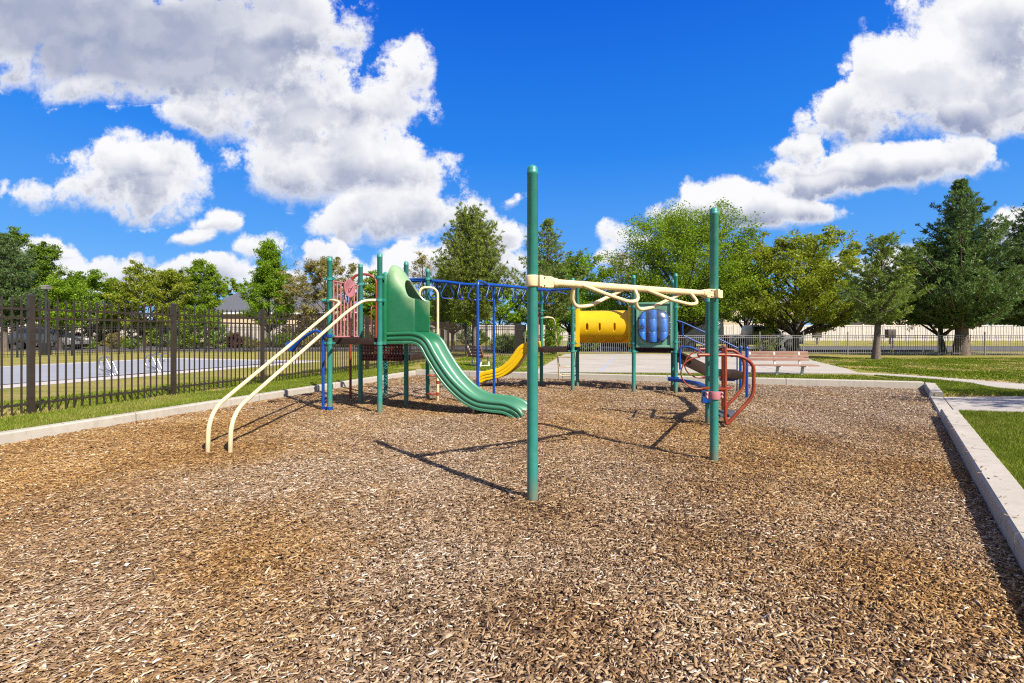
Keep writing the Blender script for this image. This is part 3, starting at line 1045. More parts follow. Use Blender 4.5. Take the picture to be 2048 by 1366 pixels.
    for (hx, hy, hr) in ((.3, 3.7, .7), (2.4, 4.9, .9), (3.4, 6.2, .9), (.5, 7.3, .9), (2.2, 4.2, .9), (-3.3, 5.4, .6), (.25, 2.3, .45), (5.3, 6.3, 1.0), (2.2, 2.7, .6), (1.2, 3.3, .5), (-1.6, 3.0, .5), (4.2, 4.9, .6), (.9, 6.4, .7), (-4.2, 6.9, .7)):
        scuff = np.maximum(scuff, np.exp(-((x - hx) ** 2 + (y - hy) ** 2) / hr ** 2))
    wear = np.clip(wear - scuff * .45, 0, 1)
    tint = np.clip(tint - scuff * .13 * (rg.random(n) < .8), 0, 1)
    o = np_mesh('wood_chips', vs.reshape(-1, 3), faces, chip_mat(), np.repeat(tint, 8), None, np.repeat(wear, 8))
    tag(o, 'loose tan and grey wood chips filling the play pit', 'wood chips', kind='stuff')


wood_chips()


# ------------------------------------------------------------------ grass blades of the nearer lawns
def grass_mat(name, a, b, dry):
    m = bpy.data.materials.new(name)
    m.use_nodes = True
    t = NT(m.node_tree)
    tint = t.n('ShaderNodeAttribute', attribute_name='tint').outputs['Fac']
    wear = t.n('ShaderNodeAttribute', attribute_name='wear').outputs['Fac']
    c = t.mix(wear, t.mix(tint, a, b), dry)
    df = t.n('ShaderNodeBsdfDiffuse', {'Color': c})
    tl = t.n('ShaderNodeBsdfTranslucent', {'Color': c})
    mx = t.n('ShaderNodeMixShader', {0: .3, 1: df.outputs[0], 2: tl.outputs[0]})
    t.n('ShaderNodeOutputMaterial', {'Surface': mx.outputs[0]})
    return m


M_BLADE = grass_mat('grass_blade', (.070, .108, .008), (.205, .262, .030), (.42, .34, .12))


def grass(label, poly, dens, h, w, dry, seed, far=None):
    rg = np.random.default_rng(seed)
    xy = np.array([(p.x, p.y) for p in poly])
    lo, hi = xy.min(0), xy.max(0)
    n = int((hi - lo).prod() * dens)
    x, y = rg.uniform(lo[0], hi[0], n), rg.uniform(lo[1], hi[1], n)
    k = inside([tuple(p) for p in xy], x, y) & (np.abs(x) < 1.13 * y + 1.6)
    x, y = x[k], y[k]
    n = len(x)
    sc = np.clip(np.hypot(x, y) / 7.0, .75, 3.0)
    hh = h * rg.uniform(.6, 1.3, n)
    az = rg.uniform(0, 2 * math.pi, n)
    lean = rg.uniform(.1, .75, n) * hh
    la = rg.uniform(0, 2 * math.pi, n)
    wx, wy = np.cos(az) * w * sc, np.sin(az) * w * sc
    z0 = np.full(n, LZ - .004)
    v = np.empty((n, 3, 3))
    v[:, 0] = np.stack([x - wx, y - wy, z0], 1)
    v[:, 1] = np.stack([x + wx, y + wy, z0], 1)
    v[:, 2] = np.stack([x + np.cos(la) * lean, y + np.sin(la) * lean, z0 + hh], 1)
    p = fbm(x, y, .8, seed + 40)
    wear = np.clip((p - .56) * 4 * dry + (rg.random(n) < .06 + .12 * dry) * .7, 0, 1)
    tint = np.clip(rg.beta(2, 2, n) + (fbm(x, y, 2.5, seed + 50) - .5) * .7, 0, 1)
    o = np_mesh('grass', v.reshape(-1, 3), np.arange(n * 3).reshape(-1, 3), M_BLADE, tint, None, wear)
    tag(o, label, 'grass', kind='stuff')


KL = [LF + nL * .165, LB + nL * .165]
grass('short green grass between the left kerb and the dark fence', [KL[0] + dl * 9, KL[1] + dl * .4, KL[1] + dl * .4 + nL * 1.0, KL[0] + dl * 9 + nL * 1.25], 4600, .045, .0042, .35, 3)
grass('yellowish grass between the dark fence and the pool', [KL[0] + dl * 10 + nL * 1.2, KL[1] + dl * 4 + nL * 1.2, KL[1] + dl * 4 + nL * 3.4, KL[0] + dl * 10 + nL * 3.4], 1100, .045, .006, 1.7, 4)
ro = .225
grass('bright green grass right of the near kerb', [on_right(2.2, ro), on_right(PATH_A - .02, ro), pa + A * PATH_LEN, pa + A * 9, on_right(2.2, 7)], 9000, .042, .0032, .12, 5)
grass('wedge of green grass between the two paths', [on_right(PATH_B, ro), on_right(RB.y + .1, ro), RB + nB * .25, G(1745, 751, LZ), G(1870, 760, LZ), G(1945, 768, LZ), G(1990, 778, LZ), q1 + A * .7 + B * .2, q1], 4200, .045, .005, .15, 6)
grass('green grass strip behind the back kerb', [LB + nB * .19 + dl * .3, RB + nB * .2, G(1720, 752, LZ), G(1065, 746, LZ), G(985, 740, LZ), G(840, 728, LZ)], 1100, .05, .008, .25, 7)
grass('wide mown lawn right of the court with dry streaks', [G(1680, 735, LZ), G(1800, 749, LZ), G(2060, 769, LZ), G(2060, 716, LZ), G(1640, 716, LZ), G(1620, 720, LZ)], 420, .04, .012, 1.6, 8)
grass('patchy grass round the small bench left of the court', [G(860, 736, LZ), G(1060, 744, LZ), G(1125, 709, LZ), G(930, 714, LZ)], 320, .04, .012, 1.0, 9)

# ------------------------------------------------------------------ the play structure
PR = .0445                                     # post radius
PS = thing('play_structure', 'large playground climber of two decks with slides, tunnel and blue monkey bars between teal posts', 'play structure', (0, 10.2, 0))


def post_mesh(x, y, top, r=PR):
    prof = [(r, -.12), (r, top - .082), (r + .0022, top - .080), (r + .0022, top - .060), (r, top - .056), (r, top - r * .9)] + [(r * math.cos(a), top - r * .9 + r * .9 * math.sin(a)) for a in (.3, .6, .9, 1.2, 1.45)]
    return MB().lathe((x, y, 0), prof, 24)


def post(root, p, top=2.74, clamps=(), ang=None, mat_=None, label=None):
    o = post_mesh(p.x, p.y, top).build('post', mat_ or M_TEAL, root, angle=50, label=label)
    ex = ang if ang is not None else A
    for h in clamps:
        c = MB()
        c.lathe((p.x, p.y, h - .024), [(PR + .001, 0), (PR + .013, .001), (PR + .013, .047), (PR + .001, .048)], 24)
        for s in (-1, 1):
            c.box(Vector((p.x, p.y, h)) + ex * s * (PR + .033), (.052, .030, .036), ex)
            c.lathe(Vector((p.x, p.y, h)) + ex * s * (PR + .04) - B * .02, [(.009, 0), (.009, .04)], 8, B)
        c.build('clamp', M_TEAL, o)
    return o


def deck(root, c, hx, hy, top, label=None, fx=A, fy=B):
    """perforated coated steel deck with folded-down skirts"""
    sheet = MB().box(c + UP * (top - .004), (2 * hx - .01, 2 * hy - .01, .006), fx, fy)
    rim = MB()
    for s in (-1, 1):
        rim.box(c + fx * s * (hx - .02) + UP * (top - .055), (.03, 2 * hy, .11), fx, fy)
        rim.box(c + fy * s * (hy - .02) + UP * (top - .055), (2 * hx - .065, .03, .11), fx, fy)
        rim.box(c + fx * s * hx * .33 + UP * (top - .05), (.03, 2 * hy - .1, .08), fx, fy)
    for k in range(4):
        rim.lathe(c - fy * (hy - .002) + fx * (hx * (-.75 + .5 * k)) + UP * (top - .06), [(.013, 0), (.013, -.012)], 8, -fy)
    d = rim.build('deck', M_DECK, root, bevel=.004, label=label)
    sheet.build('deck_sheet', M_PERF, d)
    return d


# --- left tower: front deck and a lower deck behind it
lc = Vector((-2.616, 8.905, 0))
s2 = .49
pA, pB, pC, pD = lc - A * s2 - B * s2, lc + A * s2 - B * s2, lc - A * s2 + B * s2, lc + A * s2 + B * s2
pC2, pD2 = pC + B * .98, pD + B * .98
post(PS, pA, 2.72, (2.33, 1.95, 1.33, 1.20))
post(PS, pB, 2.75, (2.33, 1.94, 1.20))
post(PS, pC, 2.74, (2.33, 1.22))
post(PS, pD, 2.75, (1.22,))
post(PS, pC2, 2.70, (2.5, .98))
post(PS, pD2, 2.74, (2.52, .98))
deck(PS, lc, .46, .46, 1.29, 'higher deck of the slide tower')
deck(PS, lc + B * .98, .46, .47, .96, 'lower deck behind the slide tower')
# riser between the two decks
rs = MB().box(pC * .5 + pD * .5 - B * .03 + UP * 1.02, (.86, .012, .36), A, B)
M_RISER = mat_perforated('perforated_red_riser', (0.12, 0.022, 0.014), .06, .26, True)
rs.build('riser_panel', M_RISER, PS, label='dark red riser panel between the decks')

# pink barrier between A and C with the dish
bw = MB()
e0, e1 = pA + B * .075, pC - B * .075
for h in (2.30, 1.31):
    bw.tube([e0 + UP * h, e1 + UP * h], .017, 10)
for k in range(8):
    q = e0.lerp(e1, (k + .35) / 7.7)
    bw.tube([q + UP * 1.31, q + UP * 2.30], .013, 8)
br = bw.build('barrier', M_PINK, PS, label='pink picket barrier')
dc = pA.lerp(pC, .50) + A * .06 + UP * 2.21
dish = MB()
prof = [(.012, .03), (.075, .028), (.14, .012), (.165, -.012), (.172, -.014), (.172, -.024), (.16, -.026), (.07, .012), (.012, .014)]
dish.lathe(dc, [(r, -h) for r, h in prof], 32, A)
d_o = dish.build('dish', M_PINK, br, label='faded pink round talking dish')
ds = MB()
ds.tube(catmull([dc + A * .0, dc + A * .06 - B * .03 + UP * .0, dc + A * .05 + B * .07 + UP * .08, dc + A * .01 + B * .13 + UP * .10], 6), .008, 8)
ds.build('dish_arm', M_PINK, br)

# red sliding pole with its arch at the rear deck's left side
pole = Vector((-3.35, 10.06, 0))
f1 = pC.lerp(pC2, .62)
f0 = pC.lerp(pC2, .40)
arch = fillet([pole + UP * -.1, pole + UP * 2.60, f1 + UP * 2.60, f1 + UP * .93], [.28, .28], 10)
MB().tube(arch, .026, 14).build('sliding_pole', M_RED, PS, label='red arched sliding pole')
MB().tube(fillet([f0 + UP * .93, f0 + UP * 1.93, f1 + UP * 1.93 - B * .03, f1 + UP * .95 - B * .03], [.1, .1]), .014, 10).build('grab_rail', M_RED, PS, label='thin red grab rail')

# cream parallel rails from the front of the tower down to the chips
r1 = fillet([V(-3.49, 5.56, -.1), V(-3.50, 5.60, .46), V(-3.005, 8.13, 1.77), V(-2.94, 8.33, 1.91), pA + V(.10, -.12, 1.95), pA + UP * 1.95 + V(0.03, -.05, 0)], [.26, .16, .10, .03], 8)
r2 = fillet([V(-3.22, 5.54, -.1), V(-3.245, 5.60, .44), V(-2.72, 8.0, 1.73), V(-2.52, 8.24, 1.935), pB + UP * 1.94 - A * .05], [.26, .20, .22], 8)
MB().tube(r1, .0245, 14).build('slide_rail', M_CREAM, PS, label='cream slide rail, the one with the hooked top')
MB().tube(r2, .0245, 14).build('slide_rail', M_CREAM, PS, label='cream slide rail on the right of the pair')
for q, h, s in ((pA, 1.95, -1), (pB, 1.94, -1)):
    MB().lathe(q + UP * h + A * s * .10, [(.026, -.05), (.031, -.045), (.031, .045), (.026, .05)], 14, A).build('rail_socket', M_TEAL, PS)

# blue digger-horn on its bent pipe
hp = pA - A * .135 + V(0, 0, 0)
bp = fillet([hp + UP * -.1, hp + UP * 1.37, hp - A * .16 + UP * 1.43, hp - A * .43 + UP * 1.29], [.16, .12], 8)
hb = MB().tube(bp, .026, 14)
for h in (1.33, .055):
    hb.tube([hp + UP * h, pA + UP * h], .022, 10)
    hb.lathe(pA + UP * (h - .026), [(PR + .001, 0), (PR + .014, .002), (PR + .014, .05), (PR + .001, .052)], 20)
    hb.box(pA + UP * h - A * .09 - B * .03, (.06, .03, .05), A)
horn = hb.build('speaking_tube', M_BLUE, PS, label='blue speaking tube with a flared horn')
tip, ddir = bp[-1], (bp[-1] - bp[-3]).normalized()
ddir = (ddir + V(0, 0, -.12)).normalized()
cone = MB().lathe(tip - ddir * .02, [(.029, 0), (.034, .03), (.036, .07), (.050, .13), (.082, .24), (.098, .31), (.102, .318), (.094, .316), (.075, .25), (.03, .12), (.012, .10)], 22, ddir)
cone.build('horn', M_BLUE, horn)


# --- slides
def chute(root, o, d, side, prof, hw, m, label, wall=.17, depth=.055):
    """moulded chute: prof = (along, height of the wall's rim); side points from the near wall to the far wall"""
    pts = catmull([V(s, h - wall, 0) for s, h in prof], 7)
    sec = [(-hw + .02, -depth), (-hw - .018, -depth + .012), (-hw - .022, -.012), (-hw - .010, -.002), (-hw - .010, .012), (-hw - .024, .022), (-hw - .026, .070), (-hw - .013, .080), (-hw - .013, .094),
           (-hw - .030, .104), (-hw - .034, wall - .04), (-hw - .026, wall - .012), (-hw - .008, wall), (-hw + .012, wall - .008), (-hw + .026, wall - .035), (-hw + .05, .05), (-hw + .085, .018), (-hw + .14, .002), (0, 0)]
    sec = sec + [(-t, n) for t, n in reversed(sec[:-1])]
    n = len(pts)
    rings = []
    for i, p in enumerate(pts):
        tg = (pts[min(i + 1, n - 1)] - pts[max(i - 1, 0)]).normalized()
        nn = V(-tg.y, tg.x, 0)
        ring = []
        k = i / (n - 1)
        flare = 1 + .06 * max(0, (k - .85) / .15)
        drop = 1 - .35 * max(0, (k - .9) / .1) ** 2
        for t, q in sec:
            x = p.x + nn.x * q * drop
            z = p.y + nn.y * q * drop
            ring.append(o + d * x + side * (hw + t * flare) + UP * z)
        rings.append(ring)
    mb = MB().loft(rings)
    return mb.build('slide', m, root, angle=55, label=label)


gprof = [(0.0, 1.40), (.30, 1.41), (.50, 1.405), (.64, 1.335), (.77, 1.125), (.95, .86), (1.14, .64), (1.38, .44), (1.62, .325), (1.88, .29), (2.09, .275), (2.25, .215), (2.37, .135)]
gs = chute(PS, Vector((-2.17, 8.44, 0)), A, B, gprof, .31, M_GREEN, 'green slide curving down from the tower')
# hood over its top
hd = MB()
nsl, ntl = 56, 20
rings = []
o_h = Vector((-2.19, 8.44, 0))
for j in range(ntl + 1):
    t = j / ntl
    ring = []
    for i in range(nsl + 1):
        s = i / nsl
        # arch cross-section : straight walls then a round top
        an = 0.0 if s < .34 else math.pi if s > .66 else math.pi * (s - .34) / .32
        fr = .535 - .285 * math.sin(an) ** .8
        x = fr * t
        spring = 1.965
        ridge = max(spring + .01, 2.585 - .10 * x - 4.6 * x * x) if x < .16 else max(spring + .01, 2.451 - 1.5 * (x - .16))
        if s < .34:
            yy, zz = 0.0, 1.40 + (spring - 1.40) * s / .34
        elif s > .66:
            yy, zz = .62, 1.40 + (spring - 1.40) * (1 - s) / .34
        else:
            yy, zz = .31 - .31 * math.copysign(abs(math.cos(an)) ** .85, math.cos(an)), spring + (ridge - spring) * math.sin(an) ** .85
        ring.append(o_h + A * x + B * yy + UP * zz)
    rings.append(ring)
vs = [p for r in rings for p in r]
fs = [(j * (nsl + 1) + i, j * (nsl + 1) + i + 1, (j + 1) * (nsl + 1) + i + 1, (j + 1) * (nsl + 1) + i) for j in range(ntl) for i in range(nsl)]
hd.add(vs, fs)
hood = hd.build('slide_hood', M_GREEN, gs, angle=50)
md = hood.modifiers.new('thickness', 'SOLIDIFY')
md.thickness, md.offset = .03, 0.0
bvm = hood.modifiers.new('edge', 'BEVEL')
bvm.width, bvm.segments, bvm.limit_method = .012, 3, 'ANGLE'
for q in (pB + B * .085, pD - B * .085):
    MB().box(q + A * .035 + UP * 1.785, (.075, .075, 1.19), A, B).build('slide_flange', M_GREEN, gs, bevel=.012)
for s, h in ((1.55, .12), (2.0, .1)):
    q = Vector((-2.17, 8.44, 0)) + A * s
    for w in (.10, .52):
        MB().tube([q + B * w + UP * -.08, q + B * w + UP * (h + .04)], .02, 8).build('slide_leg', M_CREAM, gs)

# cream pole with red step pods beside the lower deck
cp = Vector((-1.51, 9.87, 0))
ce = pD.lerp(pD2, .55)
MBc = MB().tube(fillet([cp + UP * -.1, cp + UP * 2.30, ce + UP * 2.30 + A * .02, ce + UP * 1.95 + A * .02], [.2, .14], 8), .026, 14)
pp_ = MBc.build('pod_climber', M_CREAM, PS, label='cream climbing pole with round red steps')
for h, an in ((.145, 3.3), (.38, .5), (.52, 3.6), (.75, .2), (1.32, 2.9)):
    dv = V(math.cos(an), math.sin(an), 0)
    c = cp + dv * .13 + UP * h
    st = MB().lathe(c - UP * .018, [(.02, 0), (.085, .004), (.095, .018), (.085, .032), (.02, .036)], 20)
    st.box(cp + dv * .05 + UP * h, (.10, .06, .03), dv)
    st.lathe(cp + UP * (h - .03), [(.027, 0), (.036, .002), (.036, .058), (.027, .06)], 14)
    st.build('step_pod', M_RED, pp_)

# --- right decks
E_ = Vector((1.462, 11.68, 0))
K_, FL_ = E_ + B * .95, E_ - A * .95
J_ = FL_ + B * .95
H_ = Vector((2.85, 11.36, 0))
H2_ = H_ + B * .95
I_ = Vector((3.745, 11.10, 0))
I2_ = I_ + B * .95
post(PS, E_, 2.71, (1.97, 1.13, .95))
post(PS, K_, 2.66, (1.13, .95))
post(PS, FL_, 2.55, (.95,))
post(PS, J_, 2.62, (1.98, 1.78, .95))
post(PS, H_, 2.74, (2.0, 1.14, .95))
post(PS, H2_, 2.70, (2.0, .95))
post(PS, I_, 2.75, (1.98, 1.18, .95))
post(PS, I2_, 2.70, (.95,))
deck(PS, FL_ * .5 + K_ * .5, .44, .45, 1.03, 'deck between the yellow slide and the tunnel')
deck(PS, H_ * .5 + I2_ * .5, .43, .45, 1.03, 'deck behind the bubble window')

# yellow slide
yprof = [(-.02, 1.17), (.20, 1.155), (.33, 1.07), (.43, .93), (.62, .70), (.90, .51), (1.18, .44), (1.34, .40), (1.46, .33)]
ys = chute(PS, FL_ + B * .19 + A * .0, -A, B, yprof, .28, M_YELLOW, 'yellow slide coming down towards the left', wall=.20, depth=.05)
for w in (.3, .66):
    MB().tube([FL_ - A * 1.12 + B * w + UP * -.08, FL_ - A * 1.12 + B * w + UP * .24], .02, 8).build('slide_leg', M_CREAM, ys)
M_MAROON = mat('dull_maroon_paint', (.16, .075, .065), .5, .1, 8)
eb = MB()
for q in (FL_.lerp(J_, .16), FL_.lerp(J_, .84)):
    eb.tube(fillet([q + UP * 1.10 + A * -.03, q + UP * 1.27 - A * .06, q + UP * 2.02 - A * .06, q + UP * 2.02 + A * .03], [.05, .05]), .018, 8)
eb.tube([FL_ + UP * 2.02, J_ + UP * 2.02], .018, 8)
eb.tube([FL_ + UP * 1.92, J_ + UP * 1.92], .014, 8)
eb.build('slide_bar', M_MAROON, PS, label='dull maroon bar over the yellow slide')

# cream loop ladder at the back of that deck
ld = MB()
for k, q in enumerate((J_.lerp(K_, .30), J_.lerp(K_, .82))):
    hnd = J_ if k == 0 else K_
    foot = q + B * 1.28
    ld.tube(catmull([hnd + UP * 1.78 + B * .04, hnd.lerp(q, .6) + UP * 1.80 + B * .10, q + UP * 1.74 + B * .30, q + UP * 1.42 + B * .52, q + UP * 1.03 + B * .74, q + UP * .55 + B * 1.02, foot + UP * -.08], 6), .021, 10)
for h, f in ((.70, .93), (.43, 1.08), (.16, 1.21)):
    q0_, q1_ = J_.lerp(K_, .30) + B * f, J_.lerp(K_, .82) + B * f
    ld.tube(fillet([q0_ + UP * (h + .1), q0_ + UP * h + A * .03, q1_ + UP * h - A * .03, q1_ + UP * (h + .1)], [.06, .06]), .018, 8)
ld.build('loop_ladder', M_CREAM, PS, label='cream ladder with looped rungs')

# tunnel
tc0, tc1 = (E_ + K_) / 2 + A * .07, (H_ + H2_) / 2 - A * .07
tL = (tc1 - tc0).length
tA = (tc1 - tc0).normalized()
tB = UP.cross(tA)
tz, tr = 1.535, .40
tn, tm = 96, 110
vs, fs = [], []
slots = [(.36 * tL / 1.28 * .62, 0), (.36 * tL / 1.28 * 1.15, 0), (.36 * tL / 1.28 * 1.95, 0)]
slots = [(.25, 0), (.55, 0), (.90, 0)]
for i in range(tm + 1):
    for k in range(tn):
        an = 2 * math.pi * k / tn
        vs.append(tc0 + tA * (tL * i / tm) - tB * math.cos(an) * tr + UP * (tz + tr * math.sin(an)))
for i in range(tm):
    xm = tL * (i + .5) / tm
    for k in range(tn):
        an = 2 * math.pi * (k + .5) / tn
        an = (an + math.pi) % (2 * math.pi) - math.pi
        arc = (an + 0.02) * tr
        hole = False
        for sx, _ in slots:
            dx, dz = abs(xm - sx), max(0, abs(arc) - .058)
            if dx * dx + dz * dz < .027 ** 2:
                hole = True
            an2 = math.pi - abs(an)
        if not hole:
            l = (k + 1) % tn
            fs.append((i * tn + k, i * tn + l, (i + 1) * tn + l, (i + 1) * tn + k))
tun = MB().add(vs, fs).build('tunnel', M_TUNNEL, PS, angle=60, label='yellow crawl tunnel with slots')
md = tun.modifiers.new('thickness', 'SOLIDIFY')
md.thickness, md.offset = .008, -1


def holed_panel(o, ex, ey, rect, hole, th, n=64):
    """rectangular panel with a round-cornered opening; rect = x0,x1,y0,y1 ; hole = cx,cy,rx,ry,exponent"""
    x0, x1, y0, y1 = rect
    cx, cy, rx, ry, pw = hole
    ez = ex.cross(ey).normalized() * th
    ins, out = [], []
    for k in range(n):
        a = 2 * math.pi * (k + .5) / n
        c, s = math.cos(a), math.sin(a)
        r = (abs(c) ** pw + abs(s) ** pw) ** (-1 / pw)
        ins.append((cx + rx * r * c, cy + ry * r * s))
        # where this ray meets the rectangle
        tx = ((x1 - cx) / c) if c > 0 else ((x0 - cx) / c)
        ty = ((y1 - cy) / s) if s > 0 else ((y0 - cy) / s)
        q = min(tx, ty)
        out.append((cx + q * c, cy + q * s))
    # snap the nearest outline points onto the corners
    for corner in ((x0, y0), (x0, y1), (x1, y0), (x1, y1)):
        k = min(range(n), key=lambda i: (out[i][0] - corner[0]) ** 2 + (out[i][1] - corner[1]) ** 2)
        out[k] = corner
    vs = []
    for lay in (Vector((0, 0, 0)), ez):
        for lp in (ins, out):
            vs += [o + ex * x + ey * y + lay for x, y in lp]
    fs = []
    for k in range(n):
        l = (k + 1) % n
        fs += [(k, l, n + l, n + k), (2 * n + k, 3 * n + k, 3 * n + l, 2 * n + l), (k, 2 * n + k, 2 * n + l, l), (n + k, n + l, 3 * n + l, 3 * n + k)]
    return MB().add(vs, fs)


for tcx, sgn in ((tc0, 1), (tc1, -1)):
    pl = holed_panel(tcx - tA * .02, tB, UP, (-.425, .425, 1.045, 2.06), (0, tz, tr - .01, tr - .01, 2), .045)
    pl.box(tcx + tB * -.40 + UP * 1.55 + tA * sgn * .025, (.10, .05, 1.0), tA)
    pl.build('tunnel_end', M_YELLOW, tun, bevel=.006)

# bubble window panel
wx = (I_ - H_).normalized()
wy = UP.cross(wx)
bo = H_ - wy * .0
pn_ = holed_panel(bo - wy * .03, wx, UP, (.075, .845, 1.055, 2.09), (.455, 1.545, .345, .375, 2.6), -.05)
bpn = pn_.build('bubble_panel', M_PANEL, PS, bevel=.008, label='grey-green panel with a clear bubble window')
bd = MB()
for sx in (.085, .835):
    bd.box(bo + wx * sx - wy * .04 + UP * 1.57, (.05, .07, 1.05), wx)
bd.box(bo + wx * .46 - wy * .045 + UP * 1.075, (.70, .05, .05), wx)
bd.box(bo + wx * .46 - wy * .04 + UP * 2.07, (.70, .04, .05), wx)
bd.build('panel_rib', M_PANEL, bpn, bevel=.008)


def selip(a, pw=2.6):
    c, s = math.cos(a), math.sin(a)
    r = (abs(c) ** pw + abs(s) ** pw) ** (-1 / pw)
    return r * c, r * s


bub = MB()
rings = []
for j in range(11):
    q = j / 10 * math.pi / 2
    ring = []
    for k in range(48):
        sx, sz = selip(2 * math.pi * k / 48, 2 + .6 * math.cos(q))
        rr_ = max(math.cos(q), .02)
        ring.append(bo + wx * (.455 + .352 * sx * rr_) + UP * (1.545 + .382 * sz * rr_) - wy * (.085 + .17 * math.sin(q)))
    rings.append(ring)
bub.loft(rings, cap=False)
bub.build('bubble', M_ACRYLIC, bpn, angle=80)
gsk = []
for k in range(18):
    sx, sz = selip(2 * math.pi * (k + .5) / 18)
    MB().lathe(bo + wx * (.455 + .362 * sx) + UP * (1.545 + .392 * sz) - wy * .082, [(.013, 0), (.012, .010), (.005, .014)], 8, -wy).build('bolt', M_BOLT, bpn)
for k in range(64):
    sx, sz = selip(2 * math.pi * k / 64)
    gsk.append(bo + wx * (.455 + .350 * sx) + UP * (1.545 + .380 * sz) - wy * .084)
MB().tube(gsk, .010, 8, closed=True).build('gasket', M_BLACK, bpn)

# turning blue drums at the back of that deck
M_DRUM = mat('blue_drum_plastic', (0.006, 0.135, 0.50), .35, .06, 4)
gx0 = H2_ + wx * .47
game = MB()
for h in (1.07, 1.39, 1.72, 2.06):
    game.tube([H2_ + wx * .05 + UP * h, I2_ - wx * .05 + UP * h], .012, 8)
M_NAVY = mat('drum_gap_shade', (.004, .012, .05), .5, .1, 8)
gm = game.build('drum_game', M_BLUE, PS, label='panel of turning blue drums behind the bubble window')
for sx in (.045, .321, .583, .86):  # navy strips added to stand in for the shaded gaps between drum columns
    MB().box(H2_ + wx * sx + UP * 1.56, (.085, .03, 1.0), wx).build('upright', M_NAVY, gm)
for i in range(3):
    for k in range(3):
        c = H2_ + wx * (.19 + .262 * i) + UP * (1.085 + .325 * k)
        MB().lathe(c, [(.02, 0), (.098, .004), (.100, .010), (.100, .317), (.096, .3235), (.02, .3245)], 28).build('drum', M_DRUM, gm)


def lettering(txt, loc, right, size, m, parent, name='digit'):
    cu = bpy.data.curves.new(name, 'FONT')
    cu.body = txt
    cu.size = size
    cu.extrude = .001
    cu.align_x, cu.align_y = 'CENTER', 'CENTER'
    tmp = bpy.data.objects.new('tmp', cu)
    COL.objects.link(tmp)
    bpy.context.view_layer.update()
    me = bpy.data.meshes.new_from_object(tmp.evaluated_get(bpy.context.evaluated_depsgraph_get()))
    bpy.data.objects.remove(tmp)
    me.materials.clear()
    me.materials.append(m)
    o = bpy.data.objects.new(name, me)
    COL.objects.link(o)
    o.parent = parent
    nrm = right.cross(UP)
    mx = Matrix((right, UP, nrm)).transposed().to_4x4()
    mx.translation = Vector(loc) - W[parent]
    o.matrix_local = mx
    W[o] = Vector(loc)
    return o


lettering('6', H2_ + wx * (.215) - wy * .107 + UP * (1.085 + .325 + .14), wx, .22, M_INK, gm)

# --- blue monkey bars between the towers
mid0 = pC2 * .5 + pD2 * .5 + UP * 2.50
uf0, uf1 = Vector((-.665, 9.42, 0)), Vector((-.395, 10.62, 0))
um = (uf0 + uf1) / 2
mid1 = um + UP * 2.385
mid2 = E_ * .5 + FL_ * .5 + UP * 2.44 + B * .35
bl = MB()
bl.tube(fillet([mid0, mid0.lerp(mid1, .45) + UP * .02, mid1 - A * .35 + UP * -.01, mid1, mid2], [.5, .4, .4], 6), .037, 14)
bl.tube([pC2 + UP * 2.52, pD2 + UP * 2.52], .026, 10)
bl.tube([FL_ + UP * 2.44 + B * .2, E_ + UP * 2.44 + B * .0], .026, 10)
bl.tube([mid2, J_ + UP * 2.3], .016, 8)
bl.tube([mid2, J_ * .3 + K_ * .7 + UP * 2.40], .016, 8)
mk = bl.build('monkey_bar', M_BLUE, PS, label='blue overhead rail of the monkey bars')
us = MB().tube(fillet([uf0 + UP * -.1, uf0 + UP * 2.40, uf1 + UP * 2.40, uf1 + UP * -.1], [.13, .13], 8), .030, 14)
us.build('support_frame', M_BLUE, mk)
beam_pts = [(mid0, mid1), (mid1, mid2)]
ring_s = [(0, .20, 75), (0, .36, 60), (0, .52, 40), (0, .68, 88), (0, .86, 30), (1, .04, 50), (1, .18, 35), (1, .36, 86), (1, .54, 8), (1, .72, -8), (1, .90, 5)]
for seg, q, yaw in ring_s:
    p, r = beam_pts[seg]
    c = p.lerp(r, q) - UP * .02
    dv = (r - p).normalized()
    a2 = math.radians(yaw)
    sv = (Vector((dv.x, dv.y, 0)).normalized() * math.cos(a2) + B * math.sin(a2)).normalized()
    wdt = .15 if seg == 0 or q < .5 else .20
    top = c
    tri = fillet([top - sv * .02, top - sv * wdt - UP * .23, top - sv * wdt * .75 - UP * .315, top + sv * wdt * .75 - UP * .315, top + sv * wdt - UP * .23, top + sv * .02], [.06, .05, .05, .06], 5)
    MB().tube(tri, .0125, 10).build('hand_ring', M_BLUE, mk)

# --- stair from the bubble deck to the low platform
so = I_.copy()
sn = MB()
poly = [(.05, .985), (.05, .705), (.62, .42), (.70, .42), (.70, .66)]
for off in (.06, .86):
    sn.prism(poly, so + B * off, A, UP, B * .03)
for k in range(3):
    sn.box(so + A * (.17 + .2 * k) + B * .475 + UP * (.86 - .13 * k), (.24, .76, .03), A)
sn.build('stair', M_STAIR, PS, bevel=.004, label='brown stair down to the low platform')
lp = MB()
pc_ = so + A * 1.06 + B * .47
lp.box(pc_ + UP * .485, (.74, .92, .05), A)
lp.box(pc_ - B * .46 + UP * .43, (.74, .03, .13), A)
lp.box(pc_ + B * .46 + UP * .43, (.74, .03, .13), A)
lp.box(pc_ + A * .36 + UP * .43, (.03, .88, .11), A)
plat = lp.build('low_platform', M_DECK, PS, bevel=.006, label='low dark transfer platform')
bl_ = MB()
bl_.box(pc_ + A * .05 - B * .33 + UP * .33, (.30, .16, .05), A)
bl_.tube(fillet([pc_ + A * .1 - B * .42 + UP * .36, pc_ + A * .26 - B * .44 + UP * .35, pc_ + A * .30 - B * .40 + UP * .44], [.05]), .025, 8)
bl_.build('bracket', M_BLUE, plat)
n1 = Vector((5.06, 10.45, 0))
n2 = Vector((5.38, 11.42, 0))
